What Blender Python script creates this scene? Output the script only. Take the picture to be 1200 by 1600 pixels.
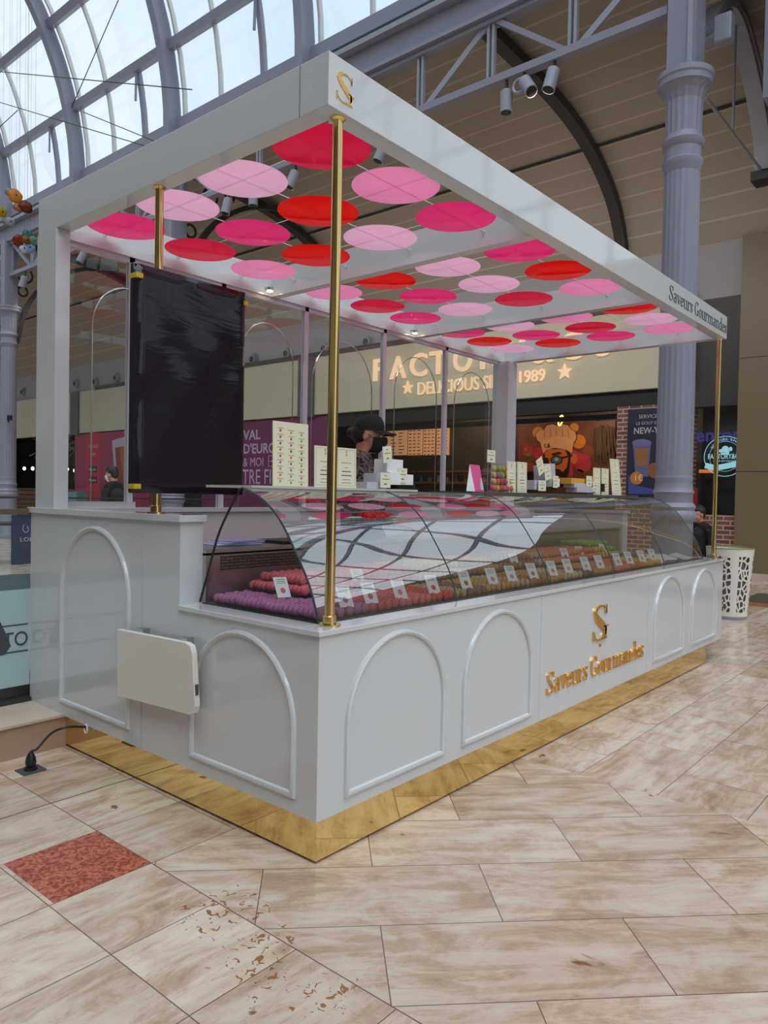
import bpy, bmesh, math, random
from mathutils import Vector, Matrix
random.seed(7)
PI = math.pi
# ------------------------------------------------------------------ camera, world, lights, exposure
scene = bpy.context.scene
for o in list(bpy.data.objects): bpy.data.objects.remove(o)
COL = scene.collection
CAM = Vector((-1.91307, -1.91087, 1.38)); FPX = 1158.89
Fw = Vector((.76426873, .64446744, -.02355903)); Rt = Vector((.64487089, -.76406098, .01877122)); Up = Vector((.00590309, .02953879, .9995462))
cd = bpy.data.cameras.new('camera'); cam = bpy.data.objects.new('camera', cd); COL.objects.link(cam)
m = Matrix((Rt, Up, -Fw)).transposed().to_4x4(); m.translation = CAM; cam.matrix_world = m
cd.sensor_fit = 'HORIZONTAL'; cd.sensor_width = 36; cd.lens = FPX / 1200 * 36; cd.clip_start = .05; cd.clip_end = 500
scene.camera = cam
scene.view_settings.view_transform = 'Standard'; scene.view_settings.look = 'None'
scene.view_settings.gamma = 1; scene.view_settings.use_curve_mapping = False
scene.view_settings.exposure = 0.25
world = bpy.data.worlds.new('world'); scene.world = world; world.use_nodes = True
wn = world.node_tree; wn.nodes.clear()
wo = wn.nodes.new('ShaderNodeOutputWorld'); wb = wn.nodes.new('ShaderNodeBackground'); wt = wn.nodes.new('ShaderNodeTexCoord')
wno = wn.nodes.new('ShaderNodeTexNoise'); wno.inputs['Scale'].default_value = 2.2; wno.inputs['Detail'].default_value = 4
wr = wn.nodes.new('ShaderNodeValToRGB'); wr.color_ramp.elements[0].position = .35; wr.color_ramp.elements[1].position = .62
wr.color_ramp.elements[0].color = (.60, .76, .90, 1); wr.color_ramp.elements[1].color = (.80, .89, .95, 1)
wn.links.new(wt.outputs['Generated'], wno.inputs['Vector']); wn.links.new(wno.outputs['Fac'], wr.inputs['Fac'])
wn.links.new(wr.outputs['Color'], wb.inputs['Color']); wb.inputs['Strength'].default_value = 0.95
wn.links.new(wb.outputs[0], wo.inputs['Surface'])
sd = bpy.data.lights.new('daylight_sun', 'SUN'); sd.energy = 2.2; sd.angle = math.radians(60); sd.color = (.93, .97, 1)
so = bpy.data.objects.new('daylight_sun', sd); COL.objects.link(so)
so.rotation_euler = Vector((.22, .45, -.87)).to_track_quat('-Z', 'Y').to_euler()

def at(x, y, ax, v):                       # the point in the place seen at image point x, y on the plane ax = v
    d = Fw + Rt * ((x - 600) / FPX) - Up * ((y - 800) / FPX)
    i = 'XYZ'.index(ax); return CAM + d * ((v - CAM[i]) / d[i])

# ------------------------------------------------------------------ materials
def nm(name):
    mt = bpy.data.materials.new(name); mt.use_nodes = True; return mt, mt.node_tree
def P(name, col, rough=.5, metal=0, spec=.5, coat=0, emis=None, es=0, var=0, vscale=8, bump=0, bscale=60):
    mt, nt = nm(name); b = nt.nodes['Principled BSDF']
    b.inputs['Base Color'].default_value = (*col, 1); b.inputs['Roughness'].default_value = rough
    b.inputs['Metallic'].default_value = metal; b.inputs['Specular IOR Level'].default_value = spec
    b.inputs['Coat Weight'].default_value = coat; b.inputs['Coat Roughness'].default_value = .04
    if emis: b.inputs['Emission Color'].default_value = (*emis, 1); b.inputs['Emission Strength'].default_value = es
    tc = nt.nodes.new('ShaderNodeTexCoord')
    if var:
        n = nt.nodes.new('ShaderNodeTexNoise'); n.inputs['Scale'].default_value = vscale; n.inputs['Detail'].default_value = 4
        mx = nt.nodes.new('ShaderNodeMix'); mx.data_type = 'RGBA'
        mx.inputs[6].default_value = tuple(c * (1 - var) for c in col) + (1,); mx.inputs[7].default_value = tuple(min(1, c * (1 + var)) for c in col) + (1,)
        nt.links.new(tc.outputs['Object'], n.inputs['Vector']); nt.links.new(n.outputs['Fac'], mx.inputs[0]); nt.links.new(mx.outputs[2], b.inputs['Base Color'])
    if bump:
        n = nt.nodes.new('ShaderNodeTexNoise'); n.inputs['Scale'].default_value = bscale; bp = nt.nodes.new('ShaderNodeBump')
        bp.inputs['Strength'].default_value = bump; bp.inputs['Distance'].default_value = .01
        nt.links.new(tc.outputs['Object'], n.inputs['Vector']); nt.links.new(n.outputs['Fac'], bp.inputs['Height']); nt.links.new(bp.outputs[0], b.inputs['Normal'])
    return mt
def rgb(r, g, b):
    f = lambda c: (c / 255 / 12.92) if c / 255 <= .04045 else ((c / 255 + .055) / 1.055) ** 2.4
    return (f(r), f(g), f(b))
def E(name, col, s):
    mt, nt = nm(name); nt.nodes.clear(); o = nt.nodes.new('ShaderNodeOutputMaterial'); e = nt.nodes.new('ShaderNodeEmission')
    e.inputs[0].default_value = (*col, 1); e.inputs[1].default_value = s; nt.links.new(e.outputs[0], o.inputs[0]); return mt
def glass(name, tint=(.96, .985, .98), ior=1.5, rough=0.0):
    mt, nt = nm(name); nt.nodes.clear(); o = nt.nodes.new('ShaderNodeOutputMaterial'); t = nt.nodes.new('ShaderNodeBsdfTransparent')
    g = nt.nodes.new('ShaderNodeBsdfGlossy'); g.inputs['Roughness'].default_value = rough; t.inputs[0].default_value = (*tint, 1)
    f = nt.nodes.new('ShaderNodeFresnel'); f.inputs[0].default_value = ior; x = nt.nodes.new('ShaderNodeMixShader')
    geo = nt.nodes.new('ShaderNodeNewGeometry')
    # a thin pane: use the outward Fresnel term on both faces
    vt = nt.nodes.new('ShaderNodeVectorMath'); vt.operation = 'SCALE'
    mm = nt.nodes.new('ShaderNodeMath'); mm.operation = 'MULTIPLY_ADD'; mm.inputs[1].default_value = -2; mm.inputs[2].default_value = 1
    nt.links.new(geo.outputs['Backfacing'], mm.inputs[0])
    nt.links.new(geo.outputs['Normal'], vt.inputs[0])
    lw = nt.nodes.new('ShaderNodeLayerWeight'); lw.inputs[0].default_value = .25
    nt.links.new(lw.outputs['Fresnel'], x.inputs[0]) if False else None
    # Schlick: F0 + (1-F0)(1-cos)^5, doubled for the two faces of the pane
    dp = nt.nodes.new('ShaderNodeVectorMath'); dp.operation = 'DOT_PRODUCT'
    nt.links.new(geo.outputs['Normal'], dp.inputs[0]); nt.links.new(geo.outputs['Incoming'], dp.inputs[1])
    ab = nt.nodes.new('ShaderNodeMath'); ab.operation = 'ABSOLUTE'; nt.links.new(dp.outputs['Value'], ab.inputs[0])
    su = nt.nodes.new('ShaderNodeMath'); su.operation = 'SUBTRACT'; su.inputs[0].default_value = 1; nt.links.new(ab.outputs[0], su.inputs[1])
    pw = nt.nodes.new('ShaderNodeMath'); pw.operation = 'POWER'; pw.inputs[1].default_value = 4.0; nt.links.new(su.outputs[0], pw.inputs[0])
    F0 = 2 * ((ior - 1) / (ior + 1)) ** 2
    ma = nt.nodes.new('ShaderNodeMath'); ma.operation = 'MULTIPLY_ADD'; ma.inputs[1].default_value = 1 - F0; ma.inputs[2].default_value = F0; nt.links.new(pw.outputs[0], ma.inputs[0])
    for n in (f, vt, mm, lw): nt.nodes.remove(n)
    nt.links.new(ma.outputs[0], x.inputs[0]); nt.links.new(t.outputs[0], x.inputs[1]); nt.links.new(g.outputs[0], x.inputs[2]); nt.links.new(x.outputs[0], o.inputs[0])
    return mt
def acrylic(name, col):
    mt, nt = nm(name); b = nt.nodes['Principled BSDF']; o = nt.nodes['Material Output']
    b.inputs['Base Color'].default_value = (*col, 1); b.inputs['Roughness'].default_value = .08
    tr = nt.nodes.new('ShaderNodeBsdfTranslucent'); tr.inputs[0].default_value = (*col, 1)
    x = nt.nodes.new('ShaderNodeMixShader'); x.inputs[0].default_value = .72
    nt.links.new(b.outputs[0], x.inputs[1]); nt.links.new(tr.outputs[0], x.inputs[2]); nt.links.new(x.outputs[0], o.inputs[0]); return mt

M = {}
M['white'] = P('gloss_white_lacquer', (.61, .63, .65), .10, coat=.6)
M['white_in'] = P('pink_lit_white_laminate', (.70, .63, .63), .35)  # white laminate; the pink light falling on it is tinted into the colour
M['cream_lam'] = P('cream_laminate', rgb(222, 218, 208), .4)
M['brass'] = P('polished_brass', (.80, .58, .24), .14, 1)
M['plinth'] = P('mirror_brass', (.86, .66, .30), .045, 1, var=.08, vscale=2)
M['gold'] = P('gold_mirror_letters', (.90, .52, .14), .2, 1)
M['goldy'] = P('pale_gold_foil', (.85, .7, .3), .3, .7)
M['ink'] = P('grey_vinyl_letters', rgb(70, 74, 80), .5)
M['black'] = P('black_plastic', (.012, .012, .014), .35)
M['blackcloth'] = P('black_cloth', (.012, .012, .015), .9)
M['steel'] = P('brushed_steel', (.55, .55, .55), .3, 1, var=.1, vscale=30)
M['chrome'] = P('chrome', (.75, .75, .76), .12, 1)
M['iron'] = P('grey_painted_iron', rgb(138, 138, 154), .42, var=.05, vscale=3)
M['ironl'] = P('light_grey_painted_iron', rgb(150, 154, 166), .4)
M['irond'] = P('dark_painted_rib', rgb(50, 47, 51), .5)
M['mullion'] = P('white_glazing_bar', rgb(205, 205, 205), .4)
M['wallgrey'] = P('grey_render_wall', rgb(168, 166, 174), .8, var=.03)
M['signcream'] = P('cream_fascia_panel', rgb(206, 202, 182), .6, var=.03, vscale=2)
M['brown'] = P('olive_brown_panel', rgb(122, 106, 82), .45, var=.05, vscale=.8)
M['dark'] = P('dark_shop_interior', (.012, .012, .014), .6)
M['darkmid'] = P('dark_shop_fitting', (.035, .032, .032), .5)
M['wood'] = P('shop_wood', rgb(120, 78, 50), .5, var=.15, vscale=6)
M['purple'] = P('purple_hoarding', rgb(120, 48, 98), .45)
M['rose'] = P('rose_hoarding', rgb(168, 52, 92), .45)
M['redp'] = P('red_print', rgb(205, 48, 72), .45)
M['lilac'] = P('lilac_print_letters', rgb(205, 185, 215), .5)
M['card'] = P('cream_printed_card', rgb(232, 228, 200), .6)
M['cardw'] = P('white_card', rgb(232, 236, 238), .5)
M['cardline'] = P('card_print_grey', rgb(150, 145, 130), .7)
M['cardink'] = P('card_print_dark', rgb(60, 55, 50), .7)
M['boxgrey'] = P('pale_lilac_grey_box', rgb(190, 188, 200), .6)
M['navy'] = P('navy_board', rgb(28, 48, 82), .5)
M['teal'] = P('pale_teal_film', rgb(172, 198, 202), .35)
M['teald'] = P('grey_teal_film', rgb(96, 118, 124), .35)
M['glass'] = glass('clear_glass', ior=1.28)
M['glassv'] = glass('roof_glass', (.97, .985, .99), 1.25)
M['glassc'] = glass('case_glass', (.99, 1, .995), 2.8)
M['glassedge'] = P('glass_edge', (.03, .07, .06), .15)
M['warm'] = E('warm_lamp', (1, .72, .42), 9)
M['bulb'] = E('warm_bulb', (1, .62, .35), 14)
M['sign'] = E('lit_sign_letters', (1, .66, .40), .78)
M['skin'] = P('skin', rgb(196, 138, 112), .5)
M['hair'] = P('dark_hair', (.015, .011, .01), .6)
M['yellowtape'] = P('yellow_tape', rgb(196, 168, 40), .5)
M['marble'] = P('curb_marble', rgb(200, 182, 166), .3, var=.16, vscale=5)
M['marblep'] = P('pinkish_curb_marble', rgb(176, 146, 126), .3, var=.16, vscale=5)

def brick_mat(name, c1, c2, mortar, w, h, axes='YZ', ms=.008, rough=.7):
    mt, nt = nm(name); b = nt.nodes['Principled BSDF']; b.inputs['Roughness'].default_value = rough
    g = nt.nodes.new('ShaderNodeNewGeometry'); s = nt.nodes.new('ShaderNodeSeparateXYZ'); c = nt.nodes.new('ShaderNodeCombineXYZ')
    nt.links.new(g.outputs['Position'], s.inputs[0]); nt.links.new(s.outputs[axes[0]], c.inputs[0]); nt.links.new(s.outputs[axes[1]], c.inputs[1])
    t = nt.nodes.new('ShaderNodeTexBrick'); t.inputs['Scale'].default_value = 1; t.inputs['Brick Width'].default_value = w; t.inputs['Row Height'].default_value = h
    t.inputs['Mortar Size'].default_value = ms; t.inputs['Color1'].default_value = (*c1, 1); t.inputs['Color2'].default_value = (*c2, 1); t.inputs['Mortar'].default_value = (*mortar, 1)
    nt.links.new(c.outputs[0], t.inputs['Vector']); nt.links.new(t.outputs['Color'], b.inputs['Base Color']); return mt
M['brick'] = brick_mat('red_brown_brick', rgb(150, 96, 80), rgb(112, 70, 62), rgb(190, 175, 165), .24, .085, ms=.012)

def floor_mat():
    mt, nt = nm('cream_marble_floor_tiles'); L = nt.links.new; N = nt.nodes.new; b = nt.nodes['Principled BSDF']
    g = N('ShaderNodeNewGeometry'); s = N('ShaderNodeSeparateXYZ'); L(g.outputs['Position'], s.inputs[0])
    def math_(op, a, c=None, d=None):
        n = N('ShaderNodeMath'); n.operation = op
        for i, v in enumerate((a, c, d)):
            if v is None: continue
            if isinstance(v, (int, float)): n.inputs[i].default_value = v
            else: L(v, n.inputs[i])
        return n.outputs[0]
    X, Y = s.outputs[0], s.outputs[1]
    def tiles(u, v, w, h, off):
        c = N('ShaderNodeCombineXYZ'); L(u, c.inputs[0]); L(v, c.inputs[1])
        t = N('ShaderNodeTexBrick'); t.offset = off; t.offset_frequency = 2
        for k, val in (('Scale', 1), ('Brick Width', w), ('Row Height', h), ('Mortar Size', .0018), ('Mortar Smooth', 0), ('Bias', 0)): t.inputs[k].default_value = val
        t.inputs['Color1'].default_value = (0, 0, 0, 1); t.inputs['Color2'].default_value = (1, 1, 1, 1); t.inputs['Mortar'].default_value = (.5, .5, .5, 1)
        L(c.outputs[0], t.inputs['Vector'])
        # veins run with the tile; shift the pattern tile by tile
        sh = N('ShaderNodeVectorMath'); sh.operation = 'MULTIPLY_ADD'; L(t.outputs['Color'], sh.inputs[0]); sh.inputs[1].default_value = (13, 7, 5)
        sc = N('ShaderNodeVectorMath'); sc.operation = 'MULTIPLY'; L(c.outputs[0], sc.inputs[0]); sc.inputs[1].default_value = (2.0, 14, 1); L(sc.outputs[0], sh.inputs[2])
        n1 = N('ShaderNodeTexNoise'); n1.inputs['Scale'].default_value = 1.0; n1.inputs['Detail'].default_value = 12; n1.inputs['Roughness'].default_value = .70; n1.inputs['Distortion'].default_value = .5
        L(sh.outputs[0], n1.inputs['Vector'])
        n3 = N('ShaderNodeTexNoise'); n3.inputs['Scale'].default_value = 1.0; n3.inputs['Detail'].default_value = 11; n3.inputs['Roughness'].default_value = .68; n3.inputs['Distortion'].default_value = .8
        s3 = N('ShaderNodeVectorMath'); s3.operation = 'MULTIPLY'; L(c.outputs[0], s3.inputs[0]); s3.inputs[1].default_value = (3.2, 5.5, 1); a3 = N('ShaderNodeVectorMath'); a3.operation = 'MULTIPLY_ADD'; L(t.outputs['Color'], a3.inputs[0]); a3.inputs[1].default_value = (5, 17, 3); L(s3.outputs[0], a3.inputs[2]); L(a3.outputs[0], n3.inputs['Vector'])
        v_ = math_('ADD', math_('MULTIPLY', n3.outputs['Fac'], .6), math_('MULTIPLY', n1.outputs['Fac'], .4))
        # thin darker veins along the ridges of the streak noise
        rg = math_('LESS_THAN', math_('ABSOLUTE', math_('SUBTRACT', n1.outputs['Fac'], .47)), .008)
        v_ = math_('SUBTRACT', v_, math_('MULTIPLY', rg, .05))
        return t.outputs['Color'], t.outputs['Fac'], v_
    A = tiles(math_('ADD', X, .378 - .0), math_('ADD', Y, .39 * 20 - .478), .383, .39, 0)
    r2 = 1 / math.sqrt(2)
    u = math_('MULTIPLY', math_('SUBTRACT', X, Y), r2); v = math_('MULTIPLY', math_('ADD', X, Y), r2)
    B = tiles(math_('ADD', u, 80 - .61), math_('ADD', v, .377 * 100 - .007), .8, .377, .5)
    Cc = tiles(math_('ADD', X, -1.54), math_('ADD', Y, .39 * 100 + .302), .72, .39, .5)
    inA = math_('MAXIMUM', math_('LESS_THAN', X, -.378), math_('MULTIPLY', math_('GREATER_THAN', Y, .478), math_('LESS_THAN', X, 1.545))); inC = math_('GREATER_THAN', X, 1.545)
    def pick(i):
        m1 = N('ShaderNodeMix'); m1.data_type = 'RGBA'; L(inA, m1.inputs[0]); L(B[i], m1.inputs[6]); L(A[i], m1.inputs[7])
        m2 = N('ShaderNodeMix'); m2.data_type = 'RGBA'; L(inC, m2.inputs[0]); L(m1.outputs[2], m2.inputs[6]); L(Cc[i], m2.inputs[7]); return m2.outputs[2]
    tone, mort, vein = pick(0), pick(1), pick(2)
    ramp = N('ShaderNodeValToRGB'); L(vein, ramp.inputs[0]); cr = ramp.color_ramp
    cr.elements[0].position = .30; cr.elements[0].color = (*rgb(146, 116, 92), 1)
    cr.elements[1].position = .68; cr.elements[1].color = (*rgb(228, 216, 206), 1)
    e = cr.elements.new(.43); e.color = (*rgb(188, 162, 140), 1); e = cr.elements.new(.52); e.color = (*rgb(210, 190, 172), 1)
    tn = N('ShaderNodeMix'); tn.data_type = 'RGBA'; tn.blend_type = 'MULTIPLY'; tn.inputs[0].default_value = 1
    tr = N('ShaderNodeValToRGB'); L(tone, tr.inputs[0]); tr.color_ramp.elements[0].color = (.82, .785, .75, 1); tr.color_ramp.elements[1].color = (1, 1, 1, 1)
    L(ramp.outputs[0], tn.inputs[6]); L(tr.outputs[0], tn.inputs[7])
    # brown broken veins, scattered
    n2 = N('ShaderNodeTexNoise'); n2.inputs['Scale'].default_value = 3.2; n2.inputs['Detail'].default_value = 9; n2.inputs['Distortion'].default_value = 1.6; L(g.outputs['Position'], n2.inputs['Vector'])
    n2r = N('ShaderNodeValToRGB'); L(n2.outputs['Fac'], n2r.inputs[0]); n2r.color_ramp.elements[0].position = .70; n2r.color_ramp.elements[0].color = (0, 0, 0, 1); n2r.color_ramp.elements[1].position = .735; n2r.color_ramp.elements[1].color = (1, 1, 1, 1)
    st = N('ShaderNodeMix'); st.data_type = 'RGBA'; st.inputs[7].default_value = (*rgb(128, 92, 62), 1); L(n2r.outputs[0], st.inputs[0]); L(tn.outputs[2], st.inputs[6])
    # two broken brown patches in the left field
    n4 = N('ShaderNodeTexNoise'); n4.inputs['Scale'].default_value = 34; n4.inputs['Detail'].default_value = 8; n4.inputs['Distortion'].default_value = 1.2; L(g.outputs['Position'], n4.inputs['Vector'])
    pm_ = None
    for (cx, cy, rr_) in ((-.40, .03, .17), (-.50, -.28, .16), (-.40, -.22, .10), (-.47, -.52, .12)):
        dd_ = math_('SQRT', math_('ADD', math_('POWER', math_('SUBTRACT', X, cx), 2), math_('POWER', math_('SUBTRACT', Y, cy), 2)))
        w_ = math_('MAXIMUM', math_('SUBTRACT', 1, math_('DIVIDE', dd_, rr_)), 0); pm_ = w_ if pm_ is None else math_('MAXIMUM', pm_, w_)
    chip = math_('GREATER_THAN', math_('ADD', n4.outputs['Fac'], math_('MULTIPLY', pm_, .13)), .672); chip = math_('MULTIPLY', chip, math_('GREATER_THAN', pm_, .01))
    st2 = N('ShaderNodeMix'); st2.data_type = 'RGBA'; st2.inputs[7].default_value = (*rgb(142, 98, 58), 1); L(chip, st2.inputs[0]); L(st.outputs[2], st2.inputs[6]); st = st2
    # the red marble square
    def box(x0, x1, y0, y1):
        return math_('MULTIPLY', math_('MULTIPLY', math_('GREATER_THAN', X, x0), math_('LESS_THAN', X, x1)), math_('MULTIPLY', math_('GREATER_THAN', Y, y0), math_('LESS_THAN', Y, y1)))
    def over(base, mask, colout):
        m_ = N('ShaderNodeMix'); m_.data_type = 'RGBA'; L(mask, m_.inputs[0]); L(base, m_.inputs[6]); L(colout, m_.inputs[7]); return m_.outputs[2]
    vo = N('ShaderNodeTexNoise'); vo.inputs['Scale'].default_value = 38; vo.inputs['Detail'].default_value = 4; vo.inputs['Distortion'].default_value = 1.5; L(g.outputs['Position'], vo.inputs['Vector'])
    rr = N('ShaderNodeValToRGB'); L(vo.outputs['Fac'], rr.inputs[0]); rr.color_ramp.elements[0].position = .42; rr.color_ramp.elements[0].color = (*rgb(138, 62, 46), 1); rr.color_ramp.elements[1].position = .6; rr.color_ramp.elements[1].color = (*rgb(190, 108, 84), 1)
    c1 = over(st.outputs[2], box(-.744, -.378, .479, .868), rr.outputs[0])
    c1 = over(c1, box(8.7, 9.1, -6, 3.0), rr.outputs[0])
    gc = N('ShaderNodeRGB'); gc.outputs[0].default_value = (*rgb(52, 66, 60), 1)
    c1 = over(c1, box(9.1, 10.3, -6, .95), gc.outputs[0])
    gm = N('ShaderNodeRGB'); gm.outputs[0].default_value = (*rgb(104, 86, 74), 1)
    c1 = over(c1, mort, gm.outputs[0])
    edge = math_('LESS_THAN', math_('ABSOLUTE', math_('SUBTRACT', X, -.378)), .0022)
    c1 = over(c1, edge, gm.outputs[0])
    edge2 = math_('MULTIPLY', math_('LESS_THAN', math_('ABSOLUTE', math_('SUBTRACT', Y, .478)), .002), math_('LESS_THAN', X, .4)); c1 = over(c1, edge2, gm.outputs[0])
    edge3 = math_('MULTIPLY', math_('LESS_THAN', math_('ABSOLUTE', math_('SUBTRACT', Y, 1.262)), .0035), math_('LESS_THAN', X, .4)); c1 = over(c1, edge3, gm.outputs[0])
    L(c1, b.inputs['Base Color']); b.inputs['Roughness'].default_value = .17; b.inputs['Specular IOR Level'].default_value = .55
    return mt
M['floor'] = floor_mat()

def band_mat(name, base, line, axis, pitch, frac):
    mt, nt = nm(name); b = nt.nodes['Principled BSDF']; L = nt.links.new; N = nt.nodes.new
    g = N('ShaderNodeNewGeometry'); s = N('ShaderNodeSeparateXYZ'); L(g.outputs['Position'], s.inputs[0])
    # arc position: X on the flat part, Z on the steep part
    a = N('ShaderNodeMath'); a.operation = 'SUBTRACT'; L(s.outputs[0], a.inputs[0]); L(s.outputs[2], a.inputs[1])
    d = N('ShaderNodeMath'); d.operation = 'DIVIDE'; L(a.outputs[0], d.inputs[0]); d.inputs[1].default_value = pitch
    f = N('ShaderNodeMath'); f.operation = 'FRACT'; L(d.outputs[0], f.inputs[0])
    l = N('ShaderNodeMath'); l.operation = 'LESS_THAN'; L(f.outputs[0], l.inputs[0]); l.inputs[1].default_value = frac
    x = N('ShaderNodeMix'); x.data_type = 'RGBA'; x.inputs[6].default_value = (*base, 1); x.inputs[7].default_value = (*line, 1); L(l.outputs[0], x.inputs[0]); L(x.outputs[2], b.inputs['Base Color'])
    b.inputs['Roughness'].default_value = .6; return mt
M['ceil'] = band_mat('brown_ribbed_ceiling', rgb(156, 146, 134), rgb(180, 170, 158), 0, .52, .09)
def weave_mat():
    return brick_mat('woven_steel_grille', rgb(120, 98, 90), rgb(100, 82, 76), (.01, .008, .008), .05, .014, 'XZ', .0022, .3)
M['weave'] = weave_mat()
def leopard():
    mt, nt = nm('leopard_print_cloth'); b = nt.nodes['Principled BSDF']; v = nt.nodes.new('ShaderNodeTexVoronoi'); v.inputs['Scale'].default_value = 45
    tc = nt.nodes.new('ShaderNodeTexCoord'); r = nt.nodes.new('ShaderNodeValToRGB'); r.color_ramp.elements[0].color = (*rgb(26, 20, 22), 1); r.color_ramp.elements[1].color = (*rgb(104, 88, 84), 1)
    r.color_ramp.elements[0].position = .38; r.color_ramp.elements[1].position = .55
    nt.links.new(tc.outputs['Object'], v.inputs['Vector']); nt.links.new(v.outputs['Distance'], r.inputs[0]); nt.links.new(r.outputs[0], b.inputs['Base Color']); b.inputs['Roughness'].default_value = .9; return mt
M['leopard'] = leopard()
def wrap_mat():
    mt, nt = nm('black_plastic_wrap'); b = nt.nodes['Principled BSDF']; b.inputs['Base Color'].default_value = (.015, .011, .018, 1); b.inputs['Roughness'].default_value = .12; b.inputs['Specular IOR Level'].default_value = .4  # slight purple in the base colour stands in for reflected haze
    tc = nt.nodes.new('ShaderNodeTexCoord'); mp = nt.nodes.new('ShaderNodeMapping'); mp.inputs['Scale'].default_value = (3, 3, 14)
    n = nt.nodes.new('ShaderNodeTexNoise'); n.inputs['Scale'].default_value = 1.1; n.inputs['Detail'].default_value = 3; n.inputs['Distortion'].default_value = 1.2
    bp = nt.nodes.new('ShaderNodeBump'); bp.inputs['Strength'].default_value = .15; bp.inputs['Distance'].default_value = .01
    nt.links.new(tc.outputs['Object'], mp.inputs[0]); nt.links.new(mp.outputs[0], n.inputs['Vector']); nt.links.new(n.outputs['Fac'], bp.inputs['Height']); nt.links.new(bp.outputs[0], b.inputs['Normal']); return mt
M['wrap'] = wrap_mat()

# ------------------------------------------------------------------ mesh helpers
class MB:
    def __init__(s): s.v = []; s.f = []; s.mi = []
    def add(s, vs, fs, mi=0):
        n = len(s.v); s.v += [tuple(p) for p in vs]; s.f += [tuple(i + n for i in f) for f in fs]; s.mi += [mi] * len(fs); return s
    def box(s, x0, x1, y0, y1, z0, z1, mi=0):
        return s.add([(x, y, z) for z in (z0, z1) for y in (y0, y1) for x in (x0, x1)],
                     [(0, 2, 3, 1), (4, 5, 7, 6), (0, 1, 5, 4), (2, 6, 7, 3), (0, 4, 6, 2), (1, 3, 7, 5)], mi)
    def bar(s, p0, p1, w, h=None, mi=0):       # rectangular bar
        p0, p1 = Vector(p0), Vector(p1); h = h or w; d = (p1 - p0).normalized()
        a = d.cross(Vector((0, 0, 1)));  a = Vector((1, 0, 0)) if a.length < 1e-3 else a.normalized(); b = d.cross(a).normalized()
        vs = [p + a * (sx * w / 2) + b * (sy * h / 2) for p in (p0, p1) for sx, sy in ((-1, -1), (1, -1), (1, 1), (-1, 1))]
        return s.add(vs, [(0, 3, 2, 1), (4, 5, 6, 7), (0, 1, 5, 4), (1, 2, 6, 5), (2, 3, 7, 6), (3, 0, 4, 7)], mi)
    def tube(s, pts, r, n=10, mi=0, closed=False, flat=1):
        pts = [Vector(p) for p in pts]; k = len(pts); rs = r if isinstance(r, (list, tuple)) else [r] * k; vs = []; prev = None
        for i, p in enumerate(pts):
            a = pts[(i - 1) % k] if (closed or i) else p; b = pts[(i + 1) % k] if (closed or i < k - 1) else p
            d = (b - a).normalized()
            if prev is None:
                u = d.cross(Vector((0, 0, 1)));  u = Vector((1, 0, 0)) if u.length < 1e-3 else u.normalized()
            else: u = (prev - d * prev.dot(d)).normalized()
            prev = u; w = d.cross(u)
            vs += [p + u * (math.cos(2 * PI * j / n) * rs[i]) + w * (math.sin(2 * PI * j / n) * rs[i] * flat) for j in range(n)]
        fs = []
        for i in range(k if closed else k - 1):
            for j in range(n):
                a, b = i * n, ((i + 1) % k) * n; fs.append((a + j, a + (j + 1) % n, b + (j + 1) % n, b + j))
        if not closed: fs += [tuple(range(n))[::-1], tuple(range((k - 1) * n, k * n))]
        return s.add(vs, fs, mi)
    def cyl(s, p0, p1, r, n=16, mi=0, r1=None): return s.tube([p0, p1], [r, r if r1 is None else r1], n, mi)
    def lathe(s, c, prof, n=24, mi=0, flute=0, fz=None, axis='Z'):
        vs = []; k = len(prof)
        for r, z in prof:
            for j in range(n):
                a = 2 * PI * j / n; rr = r * (1 - flute * (j % 2)) if (flute and fz and fz[0] <= z <= fz[1]) else r
                if axis == 'Z': vs.append((c[0] + rr * math.cos(a), c[1] + rr * math.sin(a), c[2] + z))
                else: vs.append((c[0] + rr * math.cos(a), c[1] + z, c[2] + rr * math.sin(a)))
        fs = [(i * n + j, i * n + (j + 1) % n, (i + 1) * n + (j + 1) % n, (i + 1) * n + j) for i in range(k - 1) for j in range(n)]
        fs += [tuple(range(n))[::-1], tuple(range((k - 1) * n, k * n))]
        return s.add(vs, fs, mi)
    def prism(s, poly, fn, d0, d1, mi=0):      # 2D outline extruded; fn(u, v, d) -> point
        n = len(poly); vs = [fn(u, v, d0) for u, v in poly] + [fn(u, v, d1) for u, v in poly]
        return s.add(vs, [tuple(range(n))[::-1], tuple(range(n, 2 * n))] + [(i, (i + 1) % n, n + (i + 1) % n, n + i) for i in range(n)], mi)
    def ell(s, c, r, n=14, mi=0, rot=None):
        vs = []; k = n // 2 + 1
        for i in range(1, k):
            t = PI * i / k
            for j in range(n):
                a = 2 * PI * j / n; p = Vector((r[0] * math.sin(t) * math.cos(a), r[1] * math.sin(t) * math.sin(a), r[2] * math.cos(t)))
                if rot: p = rot @ p
                vs.append(Vector(c) + p)
        tp, bt = Vector((0, 0, r[2])), Vector((0, 0, -r[2]))
        if rot: tp, bt = rot @ tp, rot @ bt
        vs += [Vector(c) + tp, Vector(c) + bt]; T, Bm = len(vs) - 2, len(vs) - 1
        fs = [(i * n + j, (i + 1) * n + j, (i + 1) * n + (j + 1) % n, i * n + (j + 1) % n) for i in range(k - 2) for j in range(n)]
        fs += [(T, j, (j + 1) % n) for j in range(n)] + [(Bm, (k - 2) * n + (j + 1) % n, (k - 2) * n + j) for j in range(n)]
        return s.add(vs, fs, mi)
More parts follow.
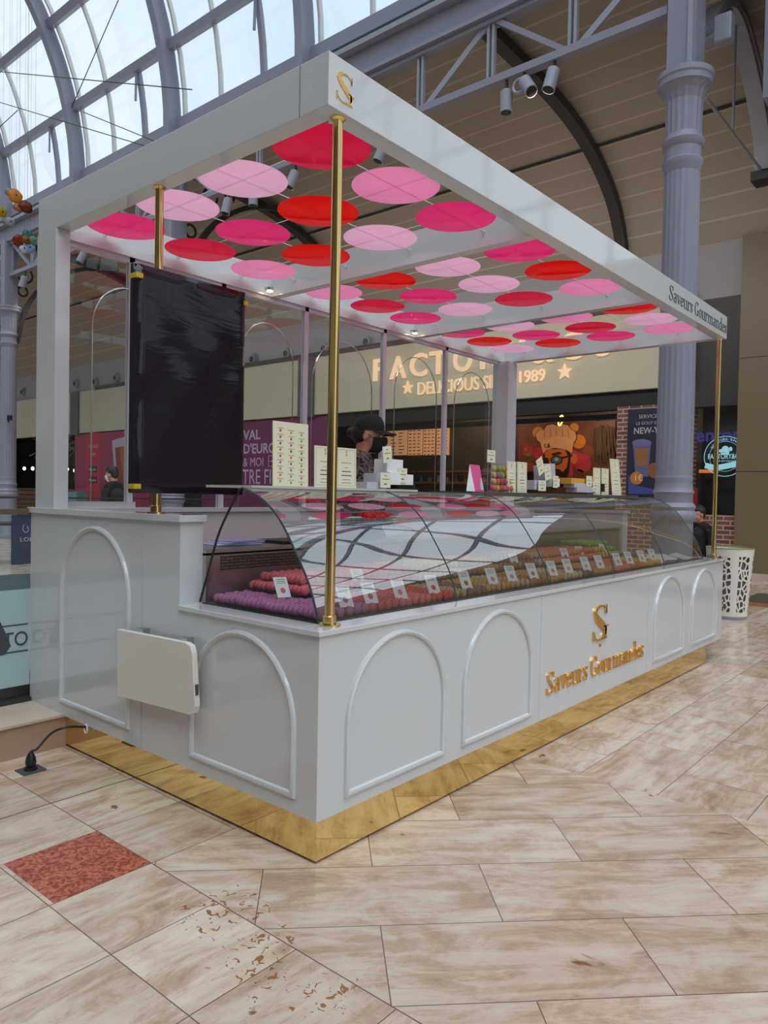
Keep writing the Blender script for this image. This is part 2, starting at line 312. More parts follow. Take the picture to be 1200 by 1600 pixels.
    def build(s, name, mats, parent=None, smooth=False, bevel=0, local=False):
        if not isinstance(mats, (list, tuple)): mats = [mats]
        me = bpy.data.meshes.new(name)
        off = Vector((0, 0, 0))
        if parent is None and not local:
            xs, ys, zs = zip(*s.v); off = Vector(((min(xs) + max(xs)) / 2, (min(ys) + max(ys)) / 2, min(zs)))
        elif parent is not None: off = Vector(parent.get('_w', (0, 0, 0)))
        me.from_pydata([Vector(p) - off for p in s.v], [], s.f)
        for mm in mats: me.materials.append(mm)
        for p, i in zip(me.polygons, s.mi): p.material_index = i
        bm = bmesh.new(); bm.from_mesh(me); bmesh.ops.recalc_face_normals(bm, faces=bm.faces); bm.to_mesh(me); bm.free()
        if smooth:
            for p in me.polygons: p.use_smooth = True
            me.set_sharp_from_angle(angle=math.radians(38))
        o = bpy.data.objects.new(name, me); COL.objects.link(o)
        if parent is None: o.location = off; o['_w'] = tuple(off)
        else: o.parent = parent; o['_w'] = tuple(off)
        if bevel:
            md = o.modifiers.new('bevel', 'BEVEL'); md.width = bevel; md.segments = 2; md.limit_method = 'ANGLE'
        return o
def tag(o, label=None, cat=None, group=None, kind=None):
    if label: o['label'] = label
    if cat: o['category'] = cat
    if group: o['group'] = group
    if kind: o['kind'] = kind
    return o
def thing(name, label, cat, loc, group=None):
    o = bpy.data.objects.new(name, None); COL.objects.link(o); o.location = loc; o['_w'] = tuple(loc); o.empty_display_size = .1
    return tag(o, label, cat, group)
def struct(o): o['kind'] = 'structure'; return o
def dup(o, loc, label=None, rotz=None, group=None):
    r = o.copy(); COL.objects.link(r); r.location = loc
    if rotz is not None: r.rotation_euler = (0, 0, rotz)
    if label: r['label'] = label
    if group: r['group'] = group
    for ch in list(o.children):
        c = ch.copy(); COL.objects.link(c); c.parent = r
        for g in list(ch.children):
            d = g.copy(); COL.objects.link(d); d.parent = c
    return r
WALLX = lambda x: (lambda u, v, d: (x - d, -u, v))          # lettering / prints on a wall facing -X: u runs to the viewer's right
FRONTY = lambda y: (lambda u, v, d: (u, y - d, v))          # on a face looking to -Y
def catmull(pts, n=6):
    out = []; k = len(pts)
    for i in range(k - 1):
        p = [pts[max(i - 1, 0)], pts[i], pts[i + 1], pts[min(i + 2, k - 1)]]
        for j in range(n):
            t = j / n
            out.append(tuple(.5 * ((2 * p[1][c]) + (-p[0][c] + p[2][c]) * t + (2 * p[0][c] - 5 * p[1][c] + 4 * p[2][c] - p[3][c]) * t * t + (-p[0][c] + 3 * p[1][c] - 3 * p[2][c] + p[3][c]) * t ** 3) for c in range(len(pts[0]))))
    out.append(tuple(pts[-1])); return out
def ribbon(mb, pts, fn, d0, d1, mi=0, sm=True):            # pts: (u, v, width)
    if sm: pts = catmull(pts)
    L_, R_ = [], []
    for i, p in enumerate(pts):
        a = pts[max(i - 1, 0)]; b = pts[min(i + 1, len(pts) - 1)]; dx, dy = b[0] - a[0], b[1] - a[1]; l = math.hypot(dx, dy) or 1
        nx, ny = -dy / l, dx / l; L_.append((p[0] + nx * p[2] / 2, p[1] + ny * p[2] / 2)); R_.append((p[0] - nx * p[2] / 2, p[1] - ny * p[2] / 2))
    n = len(pts); vs = [fn(u, v, d0) for u, v in L_ + R_] + [fn(u, v, d1) for u, v in L_ + R_]; fs = []
    for i in range(n - 1):
        fs += [(2 * n + i, 2 * n + i + 1, 3 * n + i + 1, 3 * n + i), (i, n + i, n + i + 1, i + 1), (i, i + 1, 2 * n + i + 1, 2 * n + i), (n + i, 3 * n + i, 3 * n + i + 1, n + i + 1)]
    fs += [(0, 2 * n, 3 * n, n), (n - 1, 2 * n - 1, 4 * n - 1, 3 * n - 1)]
    mb.add(vs, fs, mi)
# high-contrast condensed serif letters drawn as strokes; cap height 1, x-height .64
TH, HL = .105, .026
def arc(cx, cy, rx, ry, a0, a1, th=TH, n=18):
    return [(cx + rx * math.cos(math.radians(a0 + (a1 - a0) * i / n)), cy + ry * math.sin(math.radians(a0 + (a1 - a0) * i / n)), HL + (th - HL) * abs(math.cos(math.radians(a0 + (a1 - a0) * i / n))) ** 1.6) for i in range(n + 1)]
def stem(x, y0, y1, w=TH): return [(x, y0, w), (x, y1, w)]
def ser(x0, x1, y): return [(x0, y, HL), (x1, y, HL)]
def bigS(k=1, w=.42):
    return [('c', [(.39 * k, .76, .02), (.36 * k, .92, .022), (.23 * k, .985, .024), (.10 * k, .90, .07), (.07 * k, .76, .10), (.15 * k, .60, .125), (.28 * k, .43, .13), (.37 * k, .27, .10), (.34 * k, .10, .05), (.21 * k, .015, .024), (.08 * k, .07, .022), (.03 * k, .26, .02)]),
            ('l', [(.395 * k, .72, .03), (.395 * k, .99, .018)]), ('l', [(.025 * k, .28, .03), (.025 * k, .0, .018)])]
GL = {
 'S': (.46, bigS()),
 'a': (.38, [('l', stem(.27, .03, .46)), ('c', [(.27, .44, .09), (.24, .59, .045), (.16, .63, HL), (.08, .58, .04), (.06, .50, .07)]), ('l', arc(.15, .18, .10, .165, 60, 320, .09)), ('l', [(.26, .36, HL), (.16, .345, HL)]), ('l', [(.28, .03, .05), (.36, .02, HL)])]),
 'v': (.38, [('l', [(.06, .63, .11), (.19, .0, .06)]), ('l', [(.32, .63, HL), (.19, .0, HL)]), ('l', ser(0, .14, .625)), ('l', ser(.25, .38, .625))]),
 'e': (.36, [('l', arc(.17, .315, .12, .315, 5, 325, .105)), ('l', [(.08, .34, HL), (.285, .34, HL)])]),
 'u': (.44, [('l', stem(.08, .08, .62)), ('c', [(.08, .10, .09), (.12, .015, .04), (.2, .015, HL), (.29, .1, HL)]), ('l', stem(.33, .0, .62)), ('l', ser(.0, .1, .625)), ('l', ser(.24, .34, .625)), ('l', ser(.33, .43, .015))]),
 'r': (.32, [('l', stem(.09, .0, .62)), ('l', ser(.0, .18, .013)), ('l', ser(.0, .1, .625)), ('c', [(.14, .42, HL), (.2, .6, HL), (.27, .62, .05), (.29, .55, .08)])]),
 's': (.30, [('c', [(.24, .48, .02), (.22, .59, .02), (.14, .63, .024), (.05, .55, .06), (.08, .42, .08), (.18, .30, .09), (.245, .16, .075), (.2, .03, .03), (.12, .01, .022), (.04, .06, .02), (.02, .17, .02)]), ('l', [(.025, .2, .02), (.025, .0, .02)]), ('l', [(.25, .46, .02), (.25, .63, .02)])]),
 'G': (.54, [('l', arc(.25, .5, .19, .485, 40, 320, .13, 26)), ('l', stem(.42, .03, .40)), ('l', ser(.33, .51, .40)), ('l', [(.405, .72, .03), (.405, .99, .018)])]),
 'o': (.38, [('l', arc(.18, .315, .125, .31, 0, 360, .10, 28))]),
 'n': (.46, [('l', stem(.09, .0, .62)), ('l', ser(.0, .18, .013)), ('l', ser(.0, .1, .625)), ('c', [(.13, .44, HL), (.2, .6, HL), (.29, .61, .05), (.33, .5, .09)]), ('l', stem(.335, .0, .52)), ('l', ser(.25, .43, .013))]),
 'd': (.44, [('l', stem(.32, .0, 1.0)), ('l', ser(.22, .33, .985)), ('l', ser(.32, .42, .015)), ('l', arc(.18, .315, .115, .31, 50, 310, .10))]),
 ' ': (.22, []), }
GL['m'] = (.70, GL['n'][1] + [('c', [(.375, .44, HL), (.44, .6, HL), (.53, .61, .05), (.57, .5, .09)]), ('l', stem(.575, .0, .52)), ('l', ser(.49, .67, .013))])
def serif_text(mb, txt, u0, u1, v0, cap, fn, d0, d1):
    tot = sum(GL[c][0] for c in txt); sx = (u1 - u0) / tot; x = u0
    for c in txt:
        w, st = GL[c]
        for kind, pts in st:
            q = [(x + p[0] * sx, v0 + p[1] * cap, p[2] * cap * .88) for p in pts]; ribbon(mb, q, fn, d0, d1, 0, kind == 'c')
        x += w * sx
def sans(txt, u, v, size, fn, d, mat, name, parent=None, width=None, align='LEFT', ext=.002, bold=0):
    c = bpy.data.curves.new('t', 'FONT'); c.body = txt; c.size = 1; c.align_x = align; c.extrude = .001; c.resolution_u = 4; c.offset = bold
    o = bpy.data.objects.new('t', c); COL.objects.link(o); bpy.context.view_layer.update()
    me = bpy.data.meshes.new_from_object(o.evaluated_get(bpy.context.evaluated_depsgraph_get())); bpy.data.objects.remove(o)
    xs = [p.co.x for p in me.vertices]; w0 = (max(xs) - min(xs)) or 1; sx = size if width is None else width / w0
    mb = MB(); mb.add([fn(u + p.co.x * sx, v + p.co.y * size, d + (ext if p.co.z > 0 else 0)) for p in me.vertices], [tuple(p.vertices) for p in me.polygons])
    bpy.data.meshes.remove(me); return mb.build(name, mat, parent)
def mesh_eval(o):
    bpy.context.view_layer.update(); me = bpy.data.meshes.new_from_object(o.evaluated_get(bpy.context.evaluated_depsgraph_get())); o.modifiers.clear(); old = o.data; o.data = me; bpy.data.meshes.remove(old)

# ------------------------------------------------------------------ the hall: floor, walls, ceiling
TX = 6.9                     # plane of the iron columns and lattice girder
DX = 12.3                    # plane of the shop fronts
struct(MB().add([(-14, -32, 0), (27, -32, 0), (27, 46, 0), (-14, 46, 0)], [(0, 1, 2, 3)]).build('floor', M['floor'], local=True))
# shop-front wall pieces
def wallbox(y0, y1, z0, z1, mat, name='wall_right', x0=DX, x1=DX + .25):
    return struct(MB().box(x0, x1, y0, y1, z0, z1).build(name, mat))
wallbox(.35, 46, 5.06, 6.35, M['wallgrey'])                         # grey band under the ceiling
wallbox(-15, 1.83, 0.0, 6.05, M['brown'], 'wall_right', DX - .1, DX + .2)
struct(MB().box(DX - .14, DX - .1, -15, 1.83, 0, .12).build('baseboard_right', M['marble']))
for k, z in enumerate((1.9, 3.9)):
    struct(MB().box(DX - .104, DX - .1, -15, 1.83, z, z + .012).build('trim_%d' % (80 + k), M['darkmid']))
wallbox(2.75, 46, 3.5, 5.06, M['signcream'], 'wall_right', DX - .12, DX + .1)    # cream sign fascia
wallbox(1.83, 2.75, 3.1, 5.06, M['darkmid'])
struct(MB().box(DX - .16, DX - .02, 2.62, 2.78, 3.5, 5.2).box(DX - .16, DX - .02, 2.78, 24, 5.04, 5.16).build('trim_90', P('mottled_dark_trim', rgb(84, 74, 72), .5, var=.25, vscale=9)))
for k, y in enumerate((12.5, 25.2)):
    struct(MB().box(DX - .18, DX, y, y + .6, 3.45, 5.06).build('trim_%d' % (91 + k), P('grey_pilaster', rgb(92, 96, 106), .5)))
# brick piers, dark lintel, shop interiors
wallbox(2.62, 4.08, 0, 3.2, M['brick'])
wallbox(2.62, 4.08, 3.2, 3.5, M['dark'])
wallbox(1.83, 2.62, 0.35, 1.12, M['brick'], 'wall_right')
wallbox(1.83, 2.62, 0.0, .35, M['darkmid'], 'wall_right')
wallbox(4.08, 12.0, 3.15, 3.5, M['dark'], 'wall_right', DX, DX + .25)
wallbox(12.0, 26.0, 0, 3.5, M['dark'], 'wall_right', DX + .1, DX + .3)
# burger restaurant room behind the opening
RB = 15.8
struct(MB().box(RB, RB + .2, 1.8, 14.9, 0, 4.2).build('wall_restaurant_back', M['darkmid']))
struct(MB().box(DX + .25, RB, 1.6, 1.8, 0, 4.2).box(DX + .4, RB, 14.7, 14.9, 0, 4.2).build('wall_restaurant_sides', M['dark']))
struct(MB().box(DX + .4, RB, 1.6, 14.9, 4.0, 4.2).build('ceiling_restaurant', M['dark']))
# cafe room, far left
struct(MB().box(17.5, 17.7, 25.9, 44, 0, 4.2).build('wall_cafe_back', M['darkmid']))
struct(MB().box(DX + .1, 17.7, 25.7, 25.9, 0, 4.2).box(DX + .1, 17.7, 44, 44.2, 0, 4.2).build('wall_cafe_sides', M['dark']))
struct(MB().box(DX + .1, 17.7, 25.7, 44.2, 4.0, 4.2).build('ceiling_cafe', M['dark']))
# ribbed brown aisle ceiling: flat, then curving down to the wall
rp = [at(740, 50, 'Y', 4.0), at(800, 115, 'Y', 4.0), at(870, 205, 'Y', 4.0), at(930, 280, 'Y', 4.0), at(952, 330, 'Y', 4.0), at(960, 375, 'Y', 4.0)]
prof = [(7.0, 8.22), (8.6, 8.16), (9.8, 8.02), (10.8, 7.72), (11.6, 7.25), (12.05, 6.7), (12.3, 6.05)]
def sheet(prof, y0, y1, up=.12):
    n = len(prof); vs = [(x, y, z) for y in (y0, y1) for x, z in prof] + [(x + up * .3, y, z + up) for y in (y0, y1) for x, z in prof]
    fs = [(i, i + 1, n + i + 1, n + i) for i in range(n - 1)] + [(2 * n + i, 3 * n + i, 3 * n + i + 1, 2 * n + i + 1) for i in range(n - 1)]
    fs += [(0, n, 3 * n, 2 * n), (n - 1, 3 * n - 1, 4 * n - 1, 2 * n - 1)]; return MB().add(vs, fs)
cprof = catmull(prof, 6)
struct(sheet(cprof, .35, 46).build('ceiling', M['ceil'], smooth=True))
# the opposite side of the atrium (behind the viewer), same make
struct(sheet([(-x, z) for x, z in cprof], -32, 46).build('ceiling_left', M['ceil'], smooth=True))
struct(MB().box(-12.5, -12.3, -32, 46, 0, 3.3).build('wall_left', P('shopfront_left', rgb(96, 88, 90), .5, var=.2, vscale=.4)))
struct(MB().box(-12.55, -12.3, -32, 46, 3.3, 6.35).build('wall_left', M['signcream']))
struct(MB().box(-12.5, 12.6, 45.8, 46, 0, 16).build('wall_far', M['wallgrey']))
struct(MB().box(-12.5, -7.0, -32, -31.8, 0, 8.6).box(7.0, 12.5, -32, -31.8, 0, 8.6).build('wall_near', M['wallgrey']))
for nme, y in (('ceiling_rib', 4.0), ('ceiling_rib', 11.4), ('ceiling_rib', 18.9)):
    mb = MB(); pp = [(x - .06, z - .16) for x, z in cprof if x > 6.9]
    for a, b in zip(pp, pp[1:]): mb.bar((a[0], y, a[1]), (b[0], y, b[1]), .2, .16)
    struct(mb.build('trim_%d' % int(100 + y), M['irond']))
# thin conduit line on the ceiling
struct(MB().bar((10.75, .4, 7.70), (10.75, 30, 7.70), .04).build('trim_120', M['irond']))

# ------------------------------------------------------------------ glazed vault
VC, VR = 8.6, 6.95
def vpt(a, y, r=VR): return (r * math.cos(a), y, VC + r * math.sin(a))
RY = [-.32 + 3.84 * k - 3.84 * 8 for k in range(20)]
RY = [y for y in RY if -31 < y < 45]
n_ = 1
for y in RY:
    mb = MB(); K = 40; ang = [-.02 + (PI + .04) * i / K for i in range(K + 1)]
    for sgn in (0,):
        vs = []
        for a in ang:
            for r, yy in ((VR - .30, y - .09), (VR - .30, y + .09), (VR + .0, y + .09), (VR + .0, y - .09)): vs.append(vpt(a, yy, r))
        fs = [(4 * i + j, 4 * i + (j + 1) % 4, 4 * i + 4 + (j + 1) % 4, 4 * i + 4 + j) for i in range(K) for j in range(4)]
        mb.add(vs, fs + [(3, 2, 1, 0), (4 * K, 4 * K + 1, 4 * K + 2, 4 * K + 3)])
    struct(mb.build('trim_%d' % (200 + n_), M['iron'], smooth=True)); n_ += 1
PA = [math.asin(min(1, d)) for d in (.238, .47, .68, .85, .965)]
PA = PA + [PI / 2] + [PI - a for a in PA]
for i, a in enumerate(PA):
    c = vpt(a, 0, VR - .02); mb = MB(); rr = math.cos(a), math.sin(a)
    q = [(VR - .14, -.012), (VR - .14, .012), (VR + .02, .012), (VR + .02, -.012)]
    vs = [vpt(a + da, y, r) for y in (RY[0], RY[-1]) for r, da in q]
    mb.add(vs, [(0, 1, 2, 3), (4, 7, 6, 5), (0, 4, 5, 1), (1, 5, 6, 2), (2, 6, 7, 3), (3, 7, 4, 0)])
    struct(mb.build('trim_%d' % (240 + i), M['iron']))
for bi, (y0, y1) in enumerate(zip(RY, RY[1:])):
    K = 24; vs = [vpt(PI * i / K, y, VR + .03) for y in (y0, y1) for i in range(K + 1)]
    g = struct(MB().add(vs, [(i, i + 1, K + 2 + i, K + 1 + i) for i in range(K)]).build('window_%d' % (bi + 1), M['glassv'], smooth=True))
    if y0 < -14 or y0 > 26: continue
    for fr, w in ((.06, .05), (.36, .05), (.68, .10)):
        yy = y0 + (y1 - y0) * (1 - fr) if True else 0
        mt = M['mullion'] if w < .08 else M['iron']
        amax = PI if w < .08 else PA[0]
        for lo, hi in (((0.0, amax),) if w < .08 else ((0, PA[0]), (PI - PA[0], PI))):
            KK = 30 if w < .08 else 4; vs = []
            for i in range(KK + 1):
                a = lo + (hi - lo) * i / KK
                for r, dy in ((VR - .03, -w / 2), (VR - .03, w / 2), (VR + .06, w / 2), (VR + .06, -w / 2)): vs.append(vpt(a, yy + dy, r))
            MB().add(vs, [(4 * i + j, 4 * i + (j + 1) % 4, 4 * i + 4 + (j + 1) % 4, 4 * i + 4 + j) for i in range(KK) for j in range(4)]).build('glazing_bar', mt, g)
        if w >= .08:   # window opener arm on the dark post
            a0 = vpt(PA[0] * .95, yy - .05, VR - .08); a1 = vpt(.06, yy - .02, VR - .2)
            MB().bar(a0, ((a0[0] + a1[0]) / 2, yy, (a0[2] + a1[2]) / 2), .045).build('opener_arm', M['ironl'], g)
# glazed transept opening off the crossing to the right, lower than the main vault
TC, TR, TZ = -7.4, 7.5, 5.9
def tpt(a, x, r=TR): return (x, TC + r * math.cos(a), TZ + r * math.sin(a))
XR = [7.1 + 1.8333 * k for k in range(4)]
for i, x in enumerate(XR):
    K = 36; vs = []
    for k in range(K + 1):
        for r, xx in ((TR - .28, x - .08), (TR - .28, x + .08), (TR, x + .08), (TR, x - .08)): vs.append(tpt(PI * k / K, xx, r))
    struct(MB().add(vs, [(4 * q + j, 4 * q + (j + 1) % 4, 4 * q + 4 + (j + 1) % 4, 4 * q + 4 + j) for q in range(K) for j in range(4)]).build('trim_%d' % (400 + i), M['iron'], smooth=True))
for i in range(1, 12):
    a = PI * i / 12; p = tpt(a, XR[0], TR - .06); q = tpt(a, XR[-1], TR - .06); struct(MB().bar(p, q, .12).build('trim_%d' % (420 + i), M['iron']))
for i, (x0, x1) in enumerate(zip(XR, XR[1:])):
    K = 24; vs = [tpt(PI * k / K, x, TR + .02) for x in (x0, x1) for k in range(K + 1)]
    g = struct(MB().add(vs, [(k, k + 1, K + 2 + k, K + 1 + k) for k in range(K)]).build('window_%d' % (100 + i), M['glassv'], smooth=True))
    for f_ in (.33, .67):
        x = x0 + (x1 - x0) * f_; vs = []
        for k in range(31):
            for r, dx in ((TR - .03, -.025), (TR - .03, .025), (TR + .05, .025), (TR + .05, -.025)): vs.append(tpt(PI * k / 30, x + dx, r))
        MB().add(vs, [(4 * q + j, 4 * q + (j + 1) % 4, 4 * q + 4 + (j + 1) % 4, 4 * q + 4 + j) for q in range(30) for j in range(4)]).build('glazing_bar', M['mullion'], g)
struct(MB().add([tpt(PI * k / 30, XR[-1]) for k in range(31)], [tuple(range(31))]).build('window_110', M['glassv']))
for i in range(1, 10):
    y = TC - TR + 2 * TR * i / 10; struct(MB().box(XR[-1] - .05, XR[-1] + .05, y - .06, y + .06, TZ, TZ + math.sqrt(max(.01, TR ** 2 - (y - TC) ** 2))).build('trim_%d' % (440 + i), M['iron']))
for i in range(1, 4): z = TZ + i * 1.8; h_ = math.sqrt(TR ** 2 - (z - TZ) ** 2); struct(MB().box(XR[-1] - .04, XR[-1] + .04, TC - h_, TC + h_, z - .05, z + .05).build('trim_%d' % (455 + i), M['iron']))
struct(MB().box(6.9, 12.4, TC - TR - .3, TC - TR - .1, 0, TZ).build('wall_transept_right', M['signcream']))
struct(MB().box(7.2, 12.4, .2, .34, 5.9, 8.4).build('wall_gable', M['iron']))
# end gables of the vault, glazed
struct(MB().add([vpt(PI * i / 30, 45.6, VR) for i in range(31)], [tuple(range(31))]).build('window_90', M['glassv']))
# gutter beam above the girder, light flange, both sides
for sg in (1, -1):
    yb = .35 if sg > 0 else -32
    bm_ = MB(); x = TX * sg
    bm_.box(min(x, x + .1 * sg), max(x, x + .1 * sg), yb, 46, 7.98, 8.62); struct(bm_.build('trim_%d' % (260 + sg), M['iron']))
    struct(MB().box(min(x - .14 * sg, x + .2 * sg), max(x - .14 * sg, x + .2 * sg), yb, 46, 8.42, 8.50).build('trim_%d' % (264 + sg), M['ironl']))
    struct(MB().box(min(x - .14 * sg, x + .2 * sg), max(x - .14 * sg, x + .2 * sg), yb, 46, 7.94, 8.0).box(min(x - .05 * sg, x + .3 * sg), max(x - .05 * sg, x + .3 * sg), yb, 46, 8.62, 8.86).build('trim_%d' % (268 + sg), M['iron']))
# lattice girder in spans between the columns
CY = [1.1, 11.2, 18.9]
def girder(y0, y1, label, x=TX):
    t = thing('lattice_girder', label, 'girder', (x, (y0 + y1) / 2, 7.0), 'lattice girders under the glazed roof')
    zb, zt = 7.08, 7.92
    MB().box(x - .07, x + .07, y0, y1, zb - .05, zb + .05).build('bottom_chord', M['iron'], t)
    MB().box(x - .07, x + .07, y0, y1, zt - .05, zt + .05).build('top_chord', M['iron'], t)
    n = max(2, round((y1 - y0) / 1.26)); st = (y1 - y0) / n
    for i in range(n):
        a, b = y0 + i * st, y0 + (i + 1) * st
        p = MB(); p.box(x - .03, x + .03, b - .06, b - .02, zb, zt).box(x - .03, x + .03, b + .02, b + .06, zb, zt).build('upright', M['ironl'], t)
        if i % 2: MB().bar((x, a + .05, zb), (x, b - .05, zt), .07, .07).build('diagonal', M['iron'], t)
        else: MB().bar((x, a + .05, zt), (x, b - .05, zb), .03, .09).build('diagonal', M['ironl'], t)
girder(CY[0] + .2, CY[1] - .15, 'grey iron lattice girder between the right column and the middle column')
girder(CY[1] + .15, CY[2] - .15, 'grey iron lattice girder running on from middle column to far left column')
girder(CY[2] + .15, 30.0, 'grey iron lattice girder left of the far left column')

# ------------------------------------------------------------------ iron columns
def column(y, label, x=TX):
    t = thing('iron_column', label, 'column', (x, y, 0), 'fluted iron columns')
    MB().lathe((x, y, 0), [(.25, 0), (.25, .12), (.225, .16), (.225, 1.12), (.25, 1.15), (.265, 1.19), (.25, 1.24), (.235, 1.26), (.25, 1.30), (.235, 1.33), (.215, 1.35), (.215, 1.44), (.232, 1.47), (.215, 1.50), (.205, 1.60), (.214, 1.63), (.205, 1.66)], 32).build('base', M['iron'], t, smooth=True)
    MB().lathe((x, y, 0), [(.205, 1.66), (.205, 2.0), (.195, 5.15)], 40, flute=.03, fz=(1.9, 5.3)).build('shaft', M['iron'], t)
    MB().lathe((x, y, 0), [(.195, 5.15), (.205, 5.20), (.225, 5.24), (.225, 5.28), (.2, 5.30), (.2, 5.42), (.225, 5.45), (.235, 5.5), (.205, 5.54), (.2, 5.58)], 32).build('necking', M['iron'], t, smooth=True)
    MB().lathe((x, y, 0), [(.2, 5.58), (.205, 5.95), (.235, 6.05), (.27, 6.1), (.30, 6.12), (.30, 6.18), (.315, 6.20), (.315, 6.26), (.2, 6.27)], 36, flute=.05, fz=(5.57, 6.06)).build('capital', M['iron'], t, smooth=False)
    MB().box(x - .16, x + .16, y - .16, y + .16, 6.27, 8.0).build('upper_post', M['iron'], t)
    MB().box(x - .19, x - .16, y - .13, y - .08, 6.27, 8.0).build('shading_strip', M['ironl'], t)  # pale strip added to give the lighter right side of the post's shading
    return t
column(CY[0], 'tall fluted grey iron column at right, behind the pebble-pattern bin')
column(CY[1], 'fluted grey iron column behind the wrapped black screen')
cl = column(CY[2], 'fluted grey iron column at far left edge with small cameras on it')
# arched bracket right of the right column
t = thing('arched_bracket', 'curved iron bracket with rings and tie rods right of the big column', 'bracket', (TX + .2, CY[0], 6.4))
pa = [at(1101, 70, 'Y', 1.1), at(1110, 30, 'Y', 1.1), at(1130, 8, 'Y', 1.1), at(1148, 30, 'Y', 1.1), at(1165, 85, 'Y', 1.1), at(1180, 150, 'Y', 1.1), at(1190, 215, 'Y', 1.1), at(1193, 272, 'Y', 1.1)]
for nme, off, wd in (('inner_arch', 0, .10), ('outer_arch', .42, .08)):
    mb = MB(); q = catmull([tuple(Vector(p) + Vector((off * 1.0, 0, off * .5))) for p in pa], 5)
    for a, b in zip(q, q[1:]): mb.bar(a, b, .22 if off == 0 else .12, wd)
    mb.build(nme, M['ironl' if off == 0 else 'iron'], t)
for i, (cx, cy, r) in enumerate(((1192, 130, .12), (1199, 165, .2), (1200, 215, .14), (1199, 245, .10))):
    c = at(cx, cy, 'Y', 1.1); MB().tube([(c.x + r * math.cos(2 * PI * j / 20), c.y, c.z + r * 1.3 * math.sin(2 * PI * j / 20)) for j in range(20)], .03, 6, closed=True).build('ring', M['ironl'], t)
MB().cyl(at(1103, 153, 'Y', 1.1), at(1188, 264, 'Y', 1.1), .022, 8).build('tie_rod', M['ironl'], t)
MB().cyl(at(1150, 34, 'Y', 1.1), at(1145, 206, 'Y', 1.1), .018, 8).build('hanger_rod', M['ironl'], t)
c = at(1192, 276, 'Y', 1.1); MB().box(c.x - .14, c.x + .2, c.y - .14, c.y + .14, c.z - .08, c.z + .06).build('corbel', M['irond'], t)
for y_, lab in ((CY[1], 'dark iron arched bracket with rings on the middle column'), (CY[2], 'dark iron arched bracket with rings seen through the left glass screen')):
    t = thing('arched_bracket', lab, 'bracket', (TX + .2, y_, 5.4), 'arched brackets with rings')
    q = catmull([(TX + .2, y_, 5.3), (TX + .45, y_, 6.3), (TX + 1.0, y_, 7.1), (TX + 1.9, y_, 7.7), (TX + 2.9, y_, 7.95)], 6); mb = MB()
    for a, b in zip(q, q[1:]): mb.bar(a, b, .14, .1)
    mb.build('arch', M['irond'], t)
    for (dx, z, r) in ((.42, 7.2, .2), (.36, 6.75, .13), (.85, 7.6, .17), (1.35, 7.78, .12)): MB().tube([(TX + dx + r * math.cos(2 * PI * j / 20), y_, z + r * math.sin(2 * PI * j / 20)) for j in range(20)], .03, 6, closed=True).build('ring', M['irond'], t)
# spot lamps on the girder
def spot(p, lab, tilt=(0, 0, -1), ring=False):
    ld = bpy.data.lights.new('girder_spot', 'SPOT'); ld.energy = 75; ld.spot_size = 2.4; ld.spot_blend = 1; ld.shadow_soft_size = .08; ld.color = (1, .93, .84)
    lo_ = bpy.data.objects.new('girder_spot', ld); COL.objects.link(lo_); lo_.location = Vector(p) + Vector(tilt).normalized() * .43; lo_.rotation_euler = Vector((.75, .1, -.45)).to_track_quat('-Z', 'Y').to_euler()
    p = Vector(p); t = thing('spotlight', lab, 'spotlight', p, 'grey spotlights on the iron girder'); d = Vector(tilt).normalized()
    MB().tube([p + d * .0, p + d * .02, p + d * .30, p + d * .30], [.06, .085, .085, .08], 18).build('lamp_housing', M['ironl'], t, smooth=True)
    MB().cyl(p + d * .297, p + d * .304, .072, 18).build('lens', M['black'], t)
    MB().bar(p, (p.x, p.y, 7.05), .03).build('mounting_arm', M['irond'], t)
    if ring: MB().tube([p + d * .1 + Vector((-.02, .1 + .09 * math.cos(a * PI / 8), .09 * math.sin(a * PI / 8))) for a in range(16)], .022, 6, closed=True).build('ring_bracket', M['ironl'], t)
spot((6.88, 3.47, 6.89), 'grey spotlight hanging straight down, left of the three near the column')
spot((6.88, 3.20, 6.93), 'grey floodlight with ring bracket, middle of the three near the column', (-.3, -.55, -.8), True)
spot((6.88, 2.76, 6.93), 'grey spotlight nearest the right column', (-.25, .15, -1))
spot((6.88, 5.62, 6.80), 'grey spotlight seen beside the near brass pole under the girder', (-.25, .3, -1))
spot((6.88, 7.63, 6.90), 'grey tilted spotlight seen between crimson and pale pink discs', (-.3, .25, -1))
spot((6.88, 8.75, 6.88), 'small grey spotlight seen under the pale pink disc', (0, 0, -1))
spot((6.88, 9.46, 6.88), 'grey spotlight seen beside the left brass pole', (-.2, .1, -1))
spot((6.88, 14.8, 6.95), 'grey spotlight seen through the left glass screen', (-.35, .3, -1))
spot((6.88, 17.9, 6.9), 'grey spotlight on the girder beside the far left column', (-.2, .3, -1))
p = at(1132, 25, 'X', 7.3); t = thing('floodlight', 'grey box floodlight hanging under the arch at top right', 'floodlight', p)
MB().box(p.x - .08, p.x + .08, p.y - .1, p.y + .1, p.z - .32, p.z).build('housing', M['ironl'], t, bevel=.02)
MB().tube([(p.x, p.y + .1, p.z - .1), (p.x, p.y + .2, p.z - .14), (TX + .1, CY[0] - .15, p.z - .2)], .025, 8).build('mounting_arm', M['ironl'], t)
